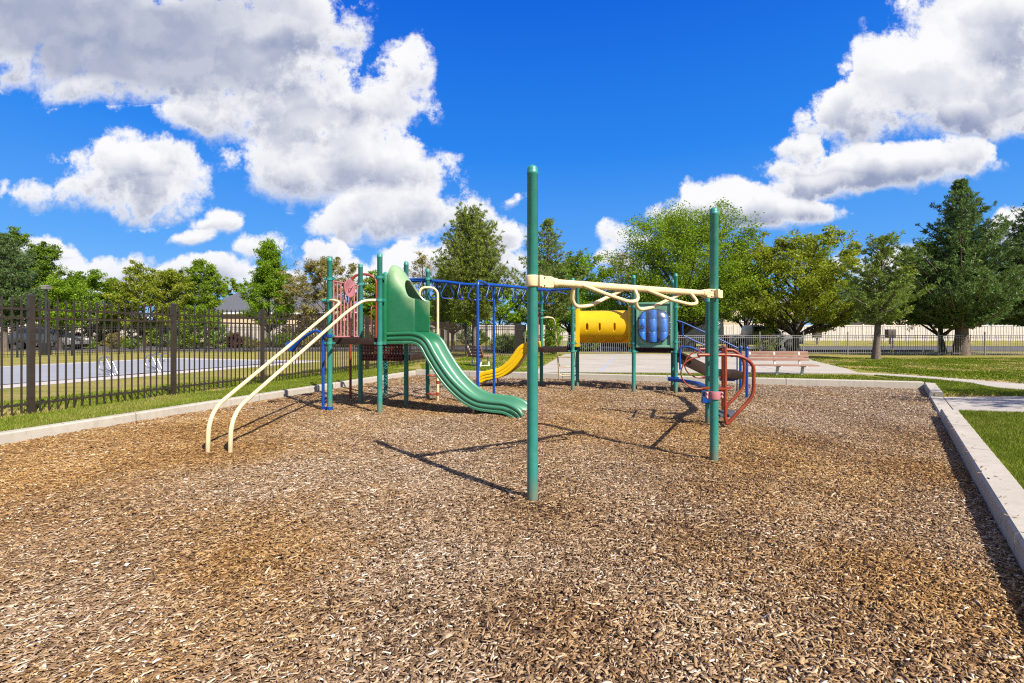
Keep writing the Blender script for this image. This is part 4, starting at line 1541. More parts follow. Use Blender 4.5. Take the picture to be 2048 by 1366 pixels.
for q, hh in ((n1, 1.085), (n2, 1.085)):
    MB().lathe(q, [(.030, -.1), (.030, hh - .06), (.040, hh - .055), (.042, hh - .025), (.030, hh - .005), (.01, hh)], 18).build('newel_post', M_BLUE, PS)
hr = MB()
hr.tube([n1 + UP * .99, n2 + UP * .99], .016, 8)
for off in (-.03,):
    q = so + B * off
    hr.tube([q + A * .03 + UP * 1.66, q + A * .14 + UP * 1.63, q + A * .74 + UP * 1.34, q + A * 1.3 + UP * 1.05], .017, 8)
    hr.tube(fillet([q + A * .15 + UP * 1.62, q + A * .15 + UP * 1.33, q + A * .70 + UP * 1.06, q + A * 1.2 + UP * .85], [.06, .1]), .015, 8)
hr.tube(fillet([so - B * .06 + A * .09 + UP * .55, so - B * .06 + A * .09 + UP * 1.06, so - B * .06 + A * .28 + UP * 1.08, so - B * .10 + A * .55 + UP * .95], [.08, .1]), .022, 10)
hr.tube([n2 - V(.08, 0, 0) + UP * -.05, n2 - V(.08, 0, 0) + UP * 1.0], .016, 8)
hr.build('handrail', M_BLUE, PS, label='blue stair handrails')

# blue curved balance beam from the corner post to the lone post
L_ = Vector((2.97, 7.34, 0))
post(PS, L_, 1.92, (.36,), ang=Vector((1, 0, 0)), label='shorter teal post behind the near right post')
bc = catmull([I_ + V(-.10, .06, .34), I_ + V(-.14, -.12, .33), I_ + V(-.02, -.42, .33), I_ + V(.10, -.95, .33), V(3.72, 9.5, .34), V(3.50, 8.4, .37), L_ + V(.10, .35, .43), L_ + V(0, .05, .44)], 8)
bm_ = MB()
n = len(bc)
rings = []
for i, p in enumerate(bc):
    d = (bc[min(i + 1, n - 1)] - bc[max(i - 1, 0)]).normalized()
    w = UP.cross(d).normalized()
    rings.append([p + w * x + UP * z for x, z in ((-.05, -.035), (.05, -.035), (.06, 0), (.05, .035), (-.05, .035), (-.06, 0))])
bm_.loft(rings)
bm_.lathe(I_ + UP * .30, [(PR + .001, 0), (PR + .028, .004), (PR + .028, .076), (PR + .001, .08)], 20)
bm_.lathe(L_ + UP * .32, [(PR + .001, 0), (PR + .02, .004), (PR + .02, .096), (PR + .001, .10)], 20)
bm_.box(L_ + V(-.06, -.03, .37), (.09, .05, .10))
bm_.build('balance_beam', M_BLUE, PS, label='blue curved balance beam')

# ------------------------------------------------------------------ the swing bar on its two near posts
N1, N2 = Vector((.167, 3.94, 0)), Vector((2.17, 5.21, 0))
OB = thing('overhead_bar', 'tall cream overhead bar with bow-shaped grips on two teal posts, nearest the camera', 'climbing bar', (1.17, 4.57, 0))
bd_ = (N2 - N1).normalized()
bn_ = UP.cross(bd_)
o1 = post_mesh(N1.x, N1.y, 2.74).build('post', M_TEAL, OB, angle=50, label='nearest teal post')
o2 = post_mesh(N2.x, N2.y, 2.725).build('post', M_TEAL, OB, angle=50, label='teal post with the pink collar')
bh = 1.795
BL = (N2 - N1).length
beam = MB().tube([N1 + bd_ * .24 + UP * bh, N2 - bd_ * .20 + UP * bh], .0312, 20)
bo_ = beam.build('beam', M_CREAM, OB)
for q, sg in ((N1, 1), (N2, -1)):
    cl = MB()
    cl.lathe(q + UP * (bh - .048), [(PR + .001, 0), (PR + .011, .003), (PR + .014, .010), (PR + .014, .086), (PR + .011, .093), (PR + .001, .096)], 28)
    k0, k1 = (.05, .165) if sg > 0 else (.05, .125)
    cl.prism([(-.034, -.047), (.034, -.047), (.034, .047), (-.034, .047)], q + bd_ * sg * k0 + UP * bh, bn_, UP, bd_ * sg * (k1 - k0))
    cl.loft([[q + bd_ * sg * s + bn_ * x * f + UP * (bh + z * f) for x, z in ((-.034, -.047), (.034, -.047), (.034, .047), (-.034, .047))] for s, f in ((k1, 1), (k1 + .03, .86))])
    cl.lathe(q + bd_ * sg * (k1 + .028) + UP * bh, [(.040, 0), (.040, .05)], 18, bd_ * sg)
    cl.box(q - bd_ * sg * .0 + bn_ * -(PR + .022) + UP * bh + bd_ * sg * .03, (.035, .035, .09), bd_)
    if sg < 0:
        cl.box(q + bd_ * (PR + .04) + UP * bh, (.07, .05, .085), bd_)
    c_o = cl.build('bracket', M_CREAM, OB, bevel=.005)
    for hz in (-.032, .032):
        for kk, rr_ in ((.015, .008), (.045, .006)):
            MB().lathe(q + bd_ * sg * (k0 + kk) - bn_ * .034 + UP * (bh + hz), [(rr_, 0), (rr_, .008), (.003, .012)], 8, -bn_).build('bolt', M_BOLT, c_o)


def grip(pts, side):
    q = [N1 + bd_ * s + UP * h for s, h in pts]
    n = len(q)
    for i in range(n):
        f = math.sin(math.pi * min(1, i / (n - 1)))
        q[i] = q[i] + bn_ * side * (.028 + .045 * f)
    MB().tube(fillet([q[0] - bn_ * side * .02] + q[1:-1] + [q[-1] - bn_ * side * .02], .07, 6), .0175, 12).build('grip', M_CREAM, OB)


grip([(.44, 1.79), (.46, 1.66), (.52, 1.605), (.66, 1.615), (1.06, 1.79)], 1)
grip([(.46, 1.805), (.79, 1.71), (1.03, 1.655), (1.17, 1.68), (1.15, 1.80)], -1)
grip([(1.24, 1.79), (1.24, 1.66), (1.31, 1.60), (1.47, 1.625), (1.89, 1.79)], 1)
grip([(1.27, 1.80), (1.62, 1.70), (1.90, 1.66), (2.03, 1.685), (1.94, 1.805)], -1)

# red spinning frame hung from the second post
pk = MB().lathe(N2 + UP * .665, [(PR + .001, 0), (PR + .016, .002), (PR + .016, .083), (PR + .001, .085)], 26)
for s in (-1, 1):
    pk.box(N2 + V(s * .072, .005, .708), (.035, .04, .075))
pko = pk.build('collar', M_PINK, OB, bevel=.003, label='pink clamp collar on the second post')
for s in (-1, 1):
    for hz in (-.022, .022):
        MB().lathe(N2 + V(s * .082, -.018, .708 + hz), [(.009, 0), (.009, .01), (.003, .014)], 8, V(0, -1, 0)).build('bolt', M_BOLT, pko)


def px_curve(pts, Y):
    return [P(x, y, Y) for x, y in pts]


RF1, RF2 = 7.0, 7.75
rd = MB()
rd.tube(fillet(px_curve([(1396, 710), (1452, 709.5), (1480, 711), (1508, 728), (1507, 791), (1453, 850), (1450.5, 838), (1450.5, 694)], RF1), [.02, .10, .24, .12, .04, .03], 10), .0245, 14)
rd.tube(fillet(px_curve([(1399, 698.5), (1446, 699), (1470, 700), (1489, 720), (1487, 776), (1455, 810), (1446, 824), (1446, 690)], RF2), [.02, .10, .22, .12, .05, .04], 10), .0245, 14)
rd.tube([P(1450.5, 698, RF1), P(1446, 693, RF2)], .024, 12)
rd.tube([P(1396.5, 710, RF1), P(1399.5, 698.5, RF2)], .016, 10)
rfo = rd.build('frame', M_RED, OB, label='red tube frame with rounded loops')
MB().tube(catmull(px_curve([(1400, 714), (1384, 717), (1368, 728), (1362, 745), (1366, 760), (1378, 773), (1392, 777.5), (1412, 778)], RF1), 6), .011, 10).build('hoop', M_RED, rfo)
MB().tube(catmull(px_curve([(1398, 702), (1385, 706), (1373, 718), (1369.5, 732), (1376, 745), (1388, 753), (1396, 755.5), (1414, 756)], RF2), 6), .011, 10).build('hoop', M_RED, rfo)
pt = MB()
pt.prism([(0, 0), (.10, .045), (.44, .045), (.47, .02), (.44, 0), (.2, -.05)], P(1401, 778, RF1), V(1, 0, 0), V(0, .9, .05).normalized() * 1.6, UP * .02)
pt.prism([(0, 0), (.10, .045), (.33, .045), (.36, .02), (.33, 0), (.2, -.05)], P(1401, 756, RF2), V(1, 0, 0), V(0, .9, .05).normalized() * 1.6, UP * .02)
pt.tube([N2 + UP * .70 + V(0, .05, 0), P(1432, 777, RF1)], .02, 10)
pt.tube([P(1430, 778, RF1), P(1451, 778, RF1)], .02, 10)
pt.build('grip_plate', M_RED, rfo)
ft = MB()
ft.prism([(-.13, -.09), (.13, -.09), (.16, 0), (.13, .09), (-.13, .09), (-.16, 0)], P(1453, 832, RF1 + .35) + UP * 0.02, V(1, 0, 0), V(0, 1, .35).normalized(), UP * .035)
ft.build('foot_plate', M_RUBBER, OB, bevel=.01, label='grey rubber foot plate')

# ------------------------------------------------------------------ fences
def link_copy(src, parent, loc, rotz):
    c = src.copy()
    COL.objects.link(c)
    c.parent = parent
    c.location = loc
    c.rotation_euler = (0, 0, rotz)
    return c


def picket_fence(label, pts, m, height, rails, bay, pick, psz, post_w, post_h, z=LZ, tips=True, name='picket_fence', clear=.05):
    """metal picket fence along a polyline of ground points, posts and one panel per bay"""
    root = thing(name, label, 'fence', (pts[0].x, pts[0].y, z))
    W[root] = Vector((0, 0, 0))
    pm = MB()
    pm.box((0, 0, post_h / 2 - .1), (post_w, post_w, post_h + .2))
    pm.loft([[(-post_w * f, -post_w * f, h), (post_w * f, -post_w * f, h), (post_w * f, post_w * f, h), (-post_w * f, post_w * f, h)] for f, h in ((.56, post_h), (.56, post_h + .025), (.2, post_h + .045))])
    proto = pm.build('post', m, root, smooth=False)
    panels = {}
    first = True

    def panel(L):
        k = round(L, 2)
        if k in panels:
            return panels[k]
        mb = MB()
        n = max(1, int(round(L / pick)))
        for i in range(1, n):
            x = L * i / n
            mb.box((x, 0, (clear + height) / 2), (psz, psz, height - clear))
            if tips:
                mb.loft([[(x - psz * f, -psz * f, h), (x + psz * f, -psz * f, h), (x + psz * f, psz * f, h), (x - psz * f, psz * f, h)] for f, h in ((.5, height), (.62, height + .006), (.62, height + .02), (.12, height + .06))])
        for h in rails:
            mb.box((L / 2, 0, h), (L - post_w, psz * 1.5, .032))
        o = mb.build('panel', m, root, smooth=False)
        panels[k] = o
        return None
    base = Vector((pts[0].x, pts[0].y, z))
    for a, b in zip(pts[:-1], pts[1:]):
        d = b - a
        L = d.length
        n = max(1, int(round(L / bay)))
        ang = math.atan2(d.y, d.x)
        for i in range(n):
            q = a + d * (i / n)
            loc = Vector((q.x, q.y, z)) - base
            if first:
                proto.location, proto.rotation_euler = loc, (0, 0, ang)
                first = False
            else:
                link_copy(proto, root, loc, ang)
            got = panel(L / n)
            if got is None:
                p = panels[round(L / n, 2)]
                p.location, p.rotation_euler = loc, (0, 0, ang)
            else:
                link_copy(got, root, loc, ang)
    q = pts[-1]
    link_copy(proto, root, Vector((q.x, q.y, z)) - base, ang)
    W[root] = base
    return root


fd = Vector((.62, 2.25, 0)).normalized()
f0 = Vector((-7.39, 7.45, 0))
bay = 2.335
near = [f0 - fd * bay * 3, f0 + fd * bay * 8.0]
picket_fence('dark brown metal picket fence standing nearest, along the left lawn strip', near, M_BRONZE, 1.73, (1.615, 1.475, .16), bay, .1168, .019, .072, 1.80, clear=.03)
fe = near[1]
picket_fence('black metal fence closing the pool yard behind the small bench', [fe, fe + V(2.6, .8, 0), fe + V(3.3, 6, 0)], M_DARKF, 1.73, (1.615, 1.475, .16), 2.3, .1168, .019, .072, 1.80, clear=.03)
picket_fence('dark metal fence along the far side of the pool yard', [Vector((-31, 19.5, 0)), Vector((-25.5, 25, 0)), Vector((-22.5, 31, 0)), Vector((-12, 33, 0)), fe + V(3.3, 6.2, 0)], M_DARKF, 1.73, (1.615, 1.475, .16), 2.4, .12, .0165, .072, 1.80)
picket_fence('low pale grey metal fence between lawn and road', [Vector((.8, 29.3, 0)), Vector((12, 28.4, 0)), Vector((36, 26.2, 0))], M_SILVER, 1.16, (1.12, 1.00, .14), 2.4, .118, .016, .055, 1.30, tips=False)


def vinyl_fence():
    root = thing('vinyl_fence', 'long cream-white board fence running across behind the road', 'fence', (-70, 55, .48))
    W[root] = Vector((0, 0, 0))
    L, H = 2.44, 1.86
    mb = MB()
    mb.box((L / 2, 0, .16), (L - .12, .05, .16))
    mb.box((L / 2, 0, H - .08), (L - .12, .05, .14))
    n = 15
    for i in range(n):
        w = (L - .13) / n
        mb.box((.065 + w * (i + .5), .030 * (i % 2) - .015, H / 2), (w - .004, .022, H - .36))
    mb.box((L / 2, .035, H / 2), (L - .14, .012, H - .4))
    pan = mb.build('panel', M_VINYL, root, smooth=False)
    pm = MB()
    pm.box((0, 0, H / 2), (.13, .13, H + .06))
    pm.loft([[(-.07 * f, -.07 * f, h), (.07 * f, -.07 * f, h), (.07 * f, .07 * f, h), (-.07 * f, .07 * f, h)] for f, h in ((1.1, H + .03), (1.1, H + .06), (.3, H + .12))])
    pst = pm.build('post', M_VINYL, root, smooth=False)
    for i in range(1, 59):
        link_copy(pan, root, (L * i, 0, 0), 0)
        link_copy(pst, root, (L * i, 0, 0), 0)
    W[root] = Vector((-70, 55, .48))
    return root


vinyl_fence()


# ------------------------------------------------------------------ houses
def hip_house(label, x, y, w, d, ze, zr, ridge, rot=0.0, wins=(), wallm=None, vents=(), z0=.4, name='house', eave=.5):
    root = thing(name, label, 'house', (0, 0, 0))
    wl = MB()
    wl.box((0, 0, (ze + z0) / 2 - .02), (w, d, ze - z0 + .3))
    wl.build('wall', wallm or M_WALL, root, smooth=False)
    e = eave
    rf = MB()
    vs = [(-w / 2 - e, -d / 2 - e, ze), (w / 2 + e, -d / 2 - e, ze), (w / 2 + e, d / 2 + e, ze), (-w / 2 - e, d / 2 + e, ze), (-ridge / 2, 0, zr), (ridge / 2, 0, zr)]
    rf.add(vs, [(0, 1, 5, 4), (1, 2, 5), (2, 3, 4, 5), (3, 0, 4), (3, 2, 1, 0)])
    r = rf.build('roof', M_ROOF, root, smooth=False)
    fb = MB()
    for (p, q) in (((-w / 2 - e, -d / 2 - e), (w / 2 + e, -d / 2 - e)), ((w / 2 + e, -d / 2 - e), (w / 2 + e, d / 2 + e)), ((-w / 2 - e, d / 2 + e), (-w / 2 - e, -d / 2 - e))):
        fb.span((p[0], p[1], ze - .07), (q[0], q[1], ze - .07), .05, .22)
    fb.build('fascia', M_TRIM, r, smooth=False)
    for vx, vy, vz in vents:
        MB().lathe((vx, vy, vz), [(.09, -.5), (.09, .45), (.16, .45), (.16, .6), (.05, .68)], 12).build('roof_vent', M_TRIM, r)
    for (wx_, wz, ww, wh) in wins:
        fr = MB()
        yf = -d / 2 - .03
        for s in (-1, 1):
            fr.box((wx_ + s * ww / 2, yf, wz), (.10, .08, wh + .1))
            fr.box((wx_, yf, wz + s * wh / 2), (ww - .1, .08, .10))
        fr.box((wx_, yf - .005, wz), (.05, .05, wh - .1))
        f = fr.build('window', M_TRIM, root, smooth=False)
        MB().box((wx_, yf + .01, wz), (ww - .1, .03, wh - .1)).build('pane', M_GLASSD, f, smooth=False)
    root.location = (x, y, 0)
    root.rotation_euler = (0, 0, rot)
    return root


hip_house('tan house with a wide grey shingle roof behind the cone-shaped green tree', -31.0, 68, 19, 12, 4.0, 8.3, 8.5, .05, ((-8.2, 3.1, 1.0, 1.1), (1.0, 2.9, 1.6, 1.1)), vents=((4.9, -2.6, 6.2),))
hip_house('low grey-roofed house partly seen behind the left deck', -17.0, 66, 9, 10, 4.1, 6.4, 3.0, 0, ((0.5, 3.2, 1.4, 1.0),))
hip_house('tan house with a white-framed window left of the near right post', 26.0, 62, 14, 11, 4.95, 8.2, 5.0, -.04, ((-3.2, 3.55, 1.7, 1.5), (1.6, 3.5, 1.4, 1.5)))
hip_house('house whose grey roof shows between the two pines on the right', 64, 80, 15, 12, 4.6, 10.6, 6.0, .1, ((0, 3.6, 1.4, 1.2),))
hip_house('pale house hidden behind the left trees', -62, 66, 16, 12, 3.8, 6.9, 8, .1, ((-2, 2.8, 1.6, 1.1),), wallm=M_TRIM)


# ------------------------------------------------------------------ vehicles
def wheel(parent, x, y, r, w):
    t = MB().lathe((x, y - w / 2, r), [(r * .55, 0), (r * .93, 0), (r, w * .12), (r, w * .88), (r * .93, w), (r * .55, w)], 24, (0, 1, 0)).build('wheel', M_TYRE, parent)
    MB().lathe((x, y - w / 2 - .012, r), [(r * .12, 0), (r * .58, .0), (r * .60, .02), (r * .60, w + .01), (r * .58, w + .024), (r * .12, w + .024)], 18, (0, 1, 0)).build('rim', M_BOLT, t)


def side_body(mb, outline, w, tuck=.0, zt=None):
    """car shell from a side outline (x, z): full width low, tucked in above zt"""
    def yw(z):
        return w / 2 if zt is None or z <= zt else w / 2 - tuck * (z - zt)
    n = len(outline)
    vs = [(x, -yw(z), z) for x, z in outline] + [(x, yw(z), z) for x, z in outline]
    fs = [tuple(range(n)), tuple(range(2 * n - 1, n - 1, -1))] + [(i, n + i, n + (i + 1) % n, (i + 1) % n) for i in range(n)]
    return mb.add(vs, fs)


def pickup(label, x, y, rot, m):
    root = thing('pickup_truck', label, 'truck', (0, 0, 0))
    w = 1.92
    b = MB()
    side_body(b, [(-2.75, .55), (-2.75, 1.12), (-1.05, 1.15), (-1.0, 1.20), (1.0, 1.20), (1.25, 1.16), (2.55, 1.08), (2.70, .95), (2.72, .50), (2.3, .42), (2.25, .55), (1.95, .80), (1.55, .80), (1.25, .55), (1.2, .40), (-1.2, .40), (-1.25, .55), (-1.55, .80), (-1.95, .80), (-2.25, .55)], w)
    b.build('body', m, root, bevel=.03)
    c = MB()
    side_body(c, [(-1.02, 1.18), (-.98, 1.78), (-.78, 1.86), (.30, 1.86), (.62, 1.80), (1.30, 1.20)], w - .06, .22, 1.2)
    cb = c.build('cab', m, root, bevel=.03)
    g = MB()
    for s in (-1, 1):
        for outl in ([(-.90, 1.26), (-.87, 1.72), (-.05, 1.76), (-.05, 1.26)], [(.03, 1.26), (.03, 1.76), (.50, 1.74), (.98, 1.26)]):
            vs = [(xx, s * ((w - .06) / 2 - .22 * (zz - 1.2) + .004), zz) for xx, zz in outl]
            vs2 = [(xx, s * ((w - .06) / 2 - .22 * (zz - 1.2) - .02), zz) for xx, zz in outl]
            g.add(vs + vs2, [(0, 1, 2, 3), (7, 6, 5, 4)] + [(i, (i + 1) % 4, 4 + (i + 1) % 4, 4 + i) for i in range(4)])
    g.loft([[(1.24, -.78, 1.27), (1.24, .78, 1.27), (.66, .66, 1.765), (.66, -.66, 1.765)], [(1.26, -.78, 1.28), (1.26, .78, 1.28), (.68, .66, 1.775), (.68, -.66, 1.775)]])
    g.build('window', M_GLASSD, cb, smooth=False)
    for s in (-1, 1):
        MB().box((.86, s * (w / 2 + .10), 1.30), (.16, .20, .17)).build('mirror', M_CARDARK, cb, bevel=.03)
        MB().box((2.68, s * .72, .92), (.10, .34, .20)).build('headlight', M_TRIM, root, bevel=.02)
        MB().box((-2.75, s * .86, .95), (.06, .14, .32)).build('tail_light', M_TAIL, root, bevel=.01)
    for xx in (-1.75, 1.75):
        for s in (-1, 1):
            wheel(root, xx, s * (w / 2 - .12), .37, .25)
    root.location = (x, y, LZ + .012)
    root.rotation_euler = (0, 0, rot)
    return root


def car(label, x, y, rot, m, suv=False, name='parked_car'):
    root = thing(name, label, 'car', (0, 0, 0))
    w = 1.82
    k = .22 if suv else 0
    b = MB()
    side_body(b, [(-2.25, .45), (-2.28, .85 + k), (-2.1, .98 + k), (1.0, .98 + k * .6), (1.9, .86 + k * .5), (2.25, .72 + k * .4), (2.3, .42), (1.9, .33), (1.83, .5), (1.6, .68), (1.25, .68), (1.02, .5), (.95, .3), (-.95, .3), (-1.02, .5), (-1.25, .68), (-1.6, .68), (-1.83, .5), (-1.9, .36)], w)
    b.build('body', m, root, bevel=.04)
    c = MB()
    top = 1.45 + k * 1.2
    side_body(c, [(-2.0, .95 + k), (-1.45 - k * 1.4, top - .06), (-1.0, top), (.1, top), (1.05, .95 + k * .6)], w - .1, .30, 1.0 + k)
    cb = c.build('cabin', m, root, bevel=.03)
    g = MB()
    for s in (-1, 1):
        outl = [(-1.75, 1.03 + k), (-1.35 - k, top - .10), (.0, top - .10), (.72, 1.03 + k)]
        vs = [(xx, s * ((w - .1) / 2 - .30 * max(0, zz - 1.0 - k) + .006), zz) for xx, zz in outl]
        vs2 = [(xx, s * ((w - .1) / 2 - .30 * max(0, zz - 1.0 - k) - .02), zz) for xx, zz in outl]
        g.add(vs + vs2, [(0, 1, 2, 3), (7, 6, 5, 4)] + [(i, (i + 1) % 4, 4 + (i + 1) % 4, 4 + i) for i in range(4)])
    g.build('window', M_GLASSD, cb, smooth=False)
    for s in (-1, 1):
        MB().box((2.22, s * .66, .70 + k * .4), (.12, .36, .14)).build('headlight', M_TRIM, root, bevel=.02)
        MB().box((-2.27, s * .68, .82 + k), (.05, .30, .14)).build('tail_light', M_TAIL, root, bevel=.01)
    for xx in (-1.42, 1.42):
        for s in (-1, 1):
            wheel(root, xx, s * (w / 2 - .11), .33 + k * .12, .21)
    root.location = (x, y, LZ + .012)
    root.rotation_euler = (0, 0, rot)
    return root


def box_trailer(label, x, y, rot):
    root = thing('box_trailer', label, 'trailer', (0, 0, 0))
    MB().box((0, 0, 1.45), (4.2, 2.1, 1.95)).build('body', M_CARWHITE, root, bevel=.06)
    tr = MB()
    for z in (.50, 2.40):
        tr.box((0, 0, z), (4.24, 2.14, .06))
    tr.span((2.1, -.6, .45), (3.2, 0, .45), .08, .08)
    tr.span((2.1, .6, .45), (3.2, 0, .45), .08, .08)
    tr.build('chassis', M_BOLT, root, smooth=False)
    for s in (-1, 1):
        wheel(root, -.3, s * 1.0, .34, .2)
    root.location = (x, y, LZ + .012)
    root.rotation_euler = (0, 0, rot)
    return root


pickup('silver-grey pickup truck parked in tree shade behind the low pale fence', 18.6, 36.4, 0.0, M_CARSILVER)
box_trailer('plain white box trailer standing behind the blue stair handrails', 13.6, 37.0, 0.0)
car('dark sedan parked on the road in line under the yellow tunnel', 7.3, 35.2, 0.0, M_CARDARK)
car('silver car parked far left behind the pool yard fence', -41.0, 37.2, .0, M_CARSILVER)
car('pale wagon parked on the road left of the lamp post', -35.2, 37.0, .0, M_CARSILVER, True)


# ------------------------------------------------------------------ benches
def slat_bench(name, label, L, m, leg_m, back_slats=3, seat_h=.44, top_h=.80, n_legs=2, seats=3, lean=.10):
    root = thing(name, label, 'bench', (0, 0, 0))
    for k in range(back_slats):
        z = top_h - .05 - k * .115
        t = (z - seat_h) / (top_h - seat_h)
        MB().box((0, .20 + lean * t, z), (L, .032, .098)).build('back_slat', m, root, bevel=.005)
    for k in range(seats):
        MB().box((0, .12 - .135 * k, seat_h), (L, .125, .035)).build('seat_slat', m, root, bevel=.005)
    for i in range(n_legs):
        x = (-.5 + (i + .5) / n_legs) * L * (1.0 if n_legs > 2 else 1.12)
        lg_ = MB()
        lg_.box((x, -.01, seat_h - .04), (.05, .44, .045))
        lg_.span((x, .17, seat_h - .03), (x, .225 + lean, top_h - .03), .045, .03, V(1, 0, 0))
        lg_.span((x, .14, seat_h - .05), (x, .20, -.05), .05, .06, V(1, 0, 0))
        lg_.span((x, -.14, seat_h - .05), (x, -.20, -.05), .05, .06, V(1, 0, 0))
        lg_.box((x, 0, .03), (.05, .46, .03))
        lg_.build('leg', leg_m, root, bevel=.004)
    return root


# wide bench at the court, seen from behind its back rail
def court_bench():
    root = thing('park_bench', 'long faded pink-brown slatted bench at the edge of the concrete court', 'bench', (0, 0, 0))
    L = 1.98
    for k, z in enumerate((.655, .555, .455)):
        MB().box((0, .02 + .03 * k * -1, z), (L, .035, .085)).build('back_slat', M_SLAT, root, bevel=.005)
    for k in range(3):
        MB().box((.06, -.10 - .13 * k, .285), (L + .10, .12, .038)).build('seat_slat', M_SLAT, root, bevel=.005)
    for x in (-.72, .0, .72):
        lg_ = MB()
        lg_.span((x, -.03, .24), (x, .03, .70), .045, .05, V(1, 0, 0))
        lg_.box((x + .03, -.22, .25), (.06, .40, .03))
        lg_.span((x + .02, -.20, .24), (x - .03, -.20, -.05), .06, .07, V(0, 1, 0))
        lg_.build('leg', M_WHITEP, root, bevel=.004)
    return root


cb_ = court_bench()
cb_.location = (8.03, 14.85, LZ)
cb_.rotation_euler = (0, 0, math.radians(-5))
sb = slat_bench('park_bench', 'small brown slatted bench with white metal legs below a pine trunk', 1.15, M_SLAT2, M_WHITEP, back_slats=4, seat_h=.40, top_h=.78, lean=.14)
for ch in list(sb.children):
    if ch.name.startswith('seat_slat'):
        ch.data.materials[0] = M_SLAT
sb.location = (-1.22, 18.6, LZ)
sb.rotation_euler = (0, 0, math.radians(125))

# ------------------------------------------------------------------ lamp, pool rails, boxes
lm = thing('lamp_post', 'black lamp post with a square pale head beyond the pool', 'lamp post', (-26.9, 28, LZ))
MB().box((-26.9, 28, LZ + .32), (.34, .34, .75)).build('base', M_BLACK, lm, bevel=.02)
MB().lathe((-26.9, 28, LZ + .5), [(.085, 0), (.085, .2), (.07, .25), (.06, 3.3)], 16).build('pole', M_BLACK, lm)
hdm = MB().loft([[V(-26.9 + sx * a, 28 + sy * a, LZ + z) for sx, sy in ((-1, -1), (1, -1), (1, 1), (-1, 1))] for a, z in ((.06, 3.76), (.14, 3.80), (.16, 3.95), (.175, 3.97), (.165, 4.0), (.05, 4.03))])
hdm.build('lamp_head', M_SILVER, lm, smooth=False)


def pool_rail(x, y, ang, label):
    root = thing('pool_handrail', label, 'handrail', (0, 0, LZ), 'steel handrails on the near pool edge')
    for s in (-.07, .07):
        pts = catmull([V(-.03, s, -.05), V(.10, s, .22), V(.25, s, .48), V(.36, s, .545), V(.47, s, .51), V(.53, s, .39), V(.49, s, .23), V(.36, s, .145), V(.16, s, .09), V(.07, s, -.03)], 6)
        o = MB()
        o.tube([p + UP * LZ for p in pts], .019, 10)
        o.build('rail', M_CHROME, root)
    root.location = (x, y, LZ)
    root.rotation_euler = (0, 0, ang)


pool_rail(-11.6, 14.2, math.radians(168), 'bent steel pool handrail, the nearer and left one')
pool_rail(-11.15, 15.4, math.radians(168), 'bent steel pool handrail, right beside the other one')
gr = thing('grab_bar', 'low curved steel grab bar at the far side of the pool cover', 'handrail', (-15.0, 20.6, LZ))
for s in (0, .4):
    MB().tube(catmull([V(-15.6 + s, 20.9, LZ - .05), V(-15.5 + s, 20.9, LZ + .30), V(-15.2 + s, 20.8, LZ + .38), V(-14.9 + s, 20.7, LZ + .2), V(-14.85 + s, 20.7, LZ - .05)], 6), .024, 10).build('rail', M_CHROME, gr)

for x, y, lab in ((17.6, 49.0, 'brown mailbox on a post right of the yellow-green tree'), (38.6, 49.5, 'brown mailbox on a post behind the small pine')):
    mbx = thing('mailbox', lab, 'mailbox', (0, 0, 0), 'brown mailboxes by the white fence')
    MB().box((0, 0, 1.12), (.75, .5, .85)).build('box', M_GREYBOX, mbx, bevel=.03)
    MB().box((0, 0, .3), (.12, .12, .9)).build('post', M_GREYBOX, mbx, smooth=False)
    mbx.location = (x, y, .25)
    if x < 20:
        mbx.location = (30.8, 49.0, .25)

# ------------------------------------------------------------------ trees
def leaves_mesh(name, c, d, L, Wd, mat_, parent, rg, tint, upbias=.3):
    """diamond leaves: centres c (n,3), direction d (n,3) of their long axis, length L, width Wd"""
    n = len(c)
    nr = rg.normal(0, 1, (n, 3))
    nr[:, 2] += upbias * 2
    d = d / (np.linalg.norm(d, axis=1, keepdims=True) + 1e-9)
    s = np.cross(d, nr)
    s /= (np.linalg.norm(s, axis=1, keepdims=True) + 1e-9)
    Lc, Wc = np.asarray(L).reshape(-1, 1), np.asarray(Wd).reshape(-1, 1)
    v = np.empty((n, 4, 3))
    v[:, 0] = c - d * Lc * .5
    v[:, 1] = c + s * Wc * .5 - d * Lc * .05
    v[:, 2] = c + d * Lc * .5
    v[:, 3] = c - s * Wc * .5 - d * Lc * .05
    return np_mesh(name, v.reshape(-1, 3), np.arange(n * 4).reshape(-1, 4), mat_, tint, parent)


def limb_path(rg, p, q, sag=.0, wob=.06, n=6):
    L = np.linalg.norm(q - p)
    t = np.linspace(0, 1, n)[:, None]
    path = p + (q - p) * t
    path[:, 2] += sag * L * np.sin(np.pi * t[:, 0])
    path[1:-1] += rg.normal(0, wob * L / n, (n - 2, 3))
    return path


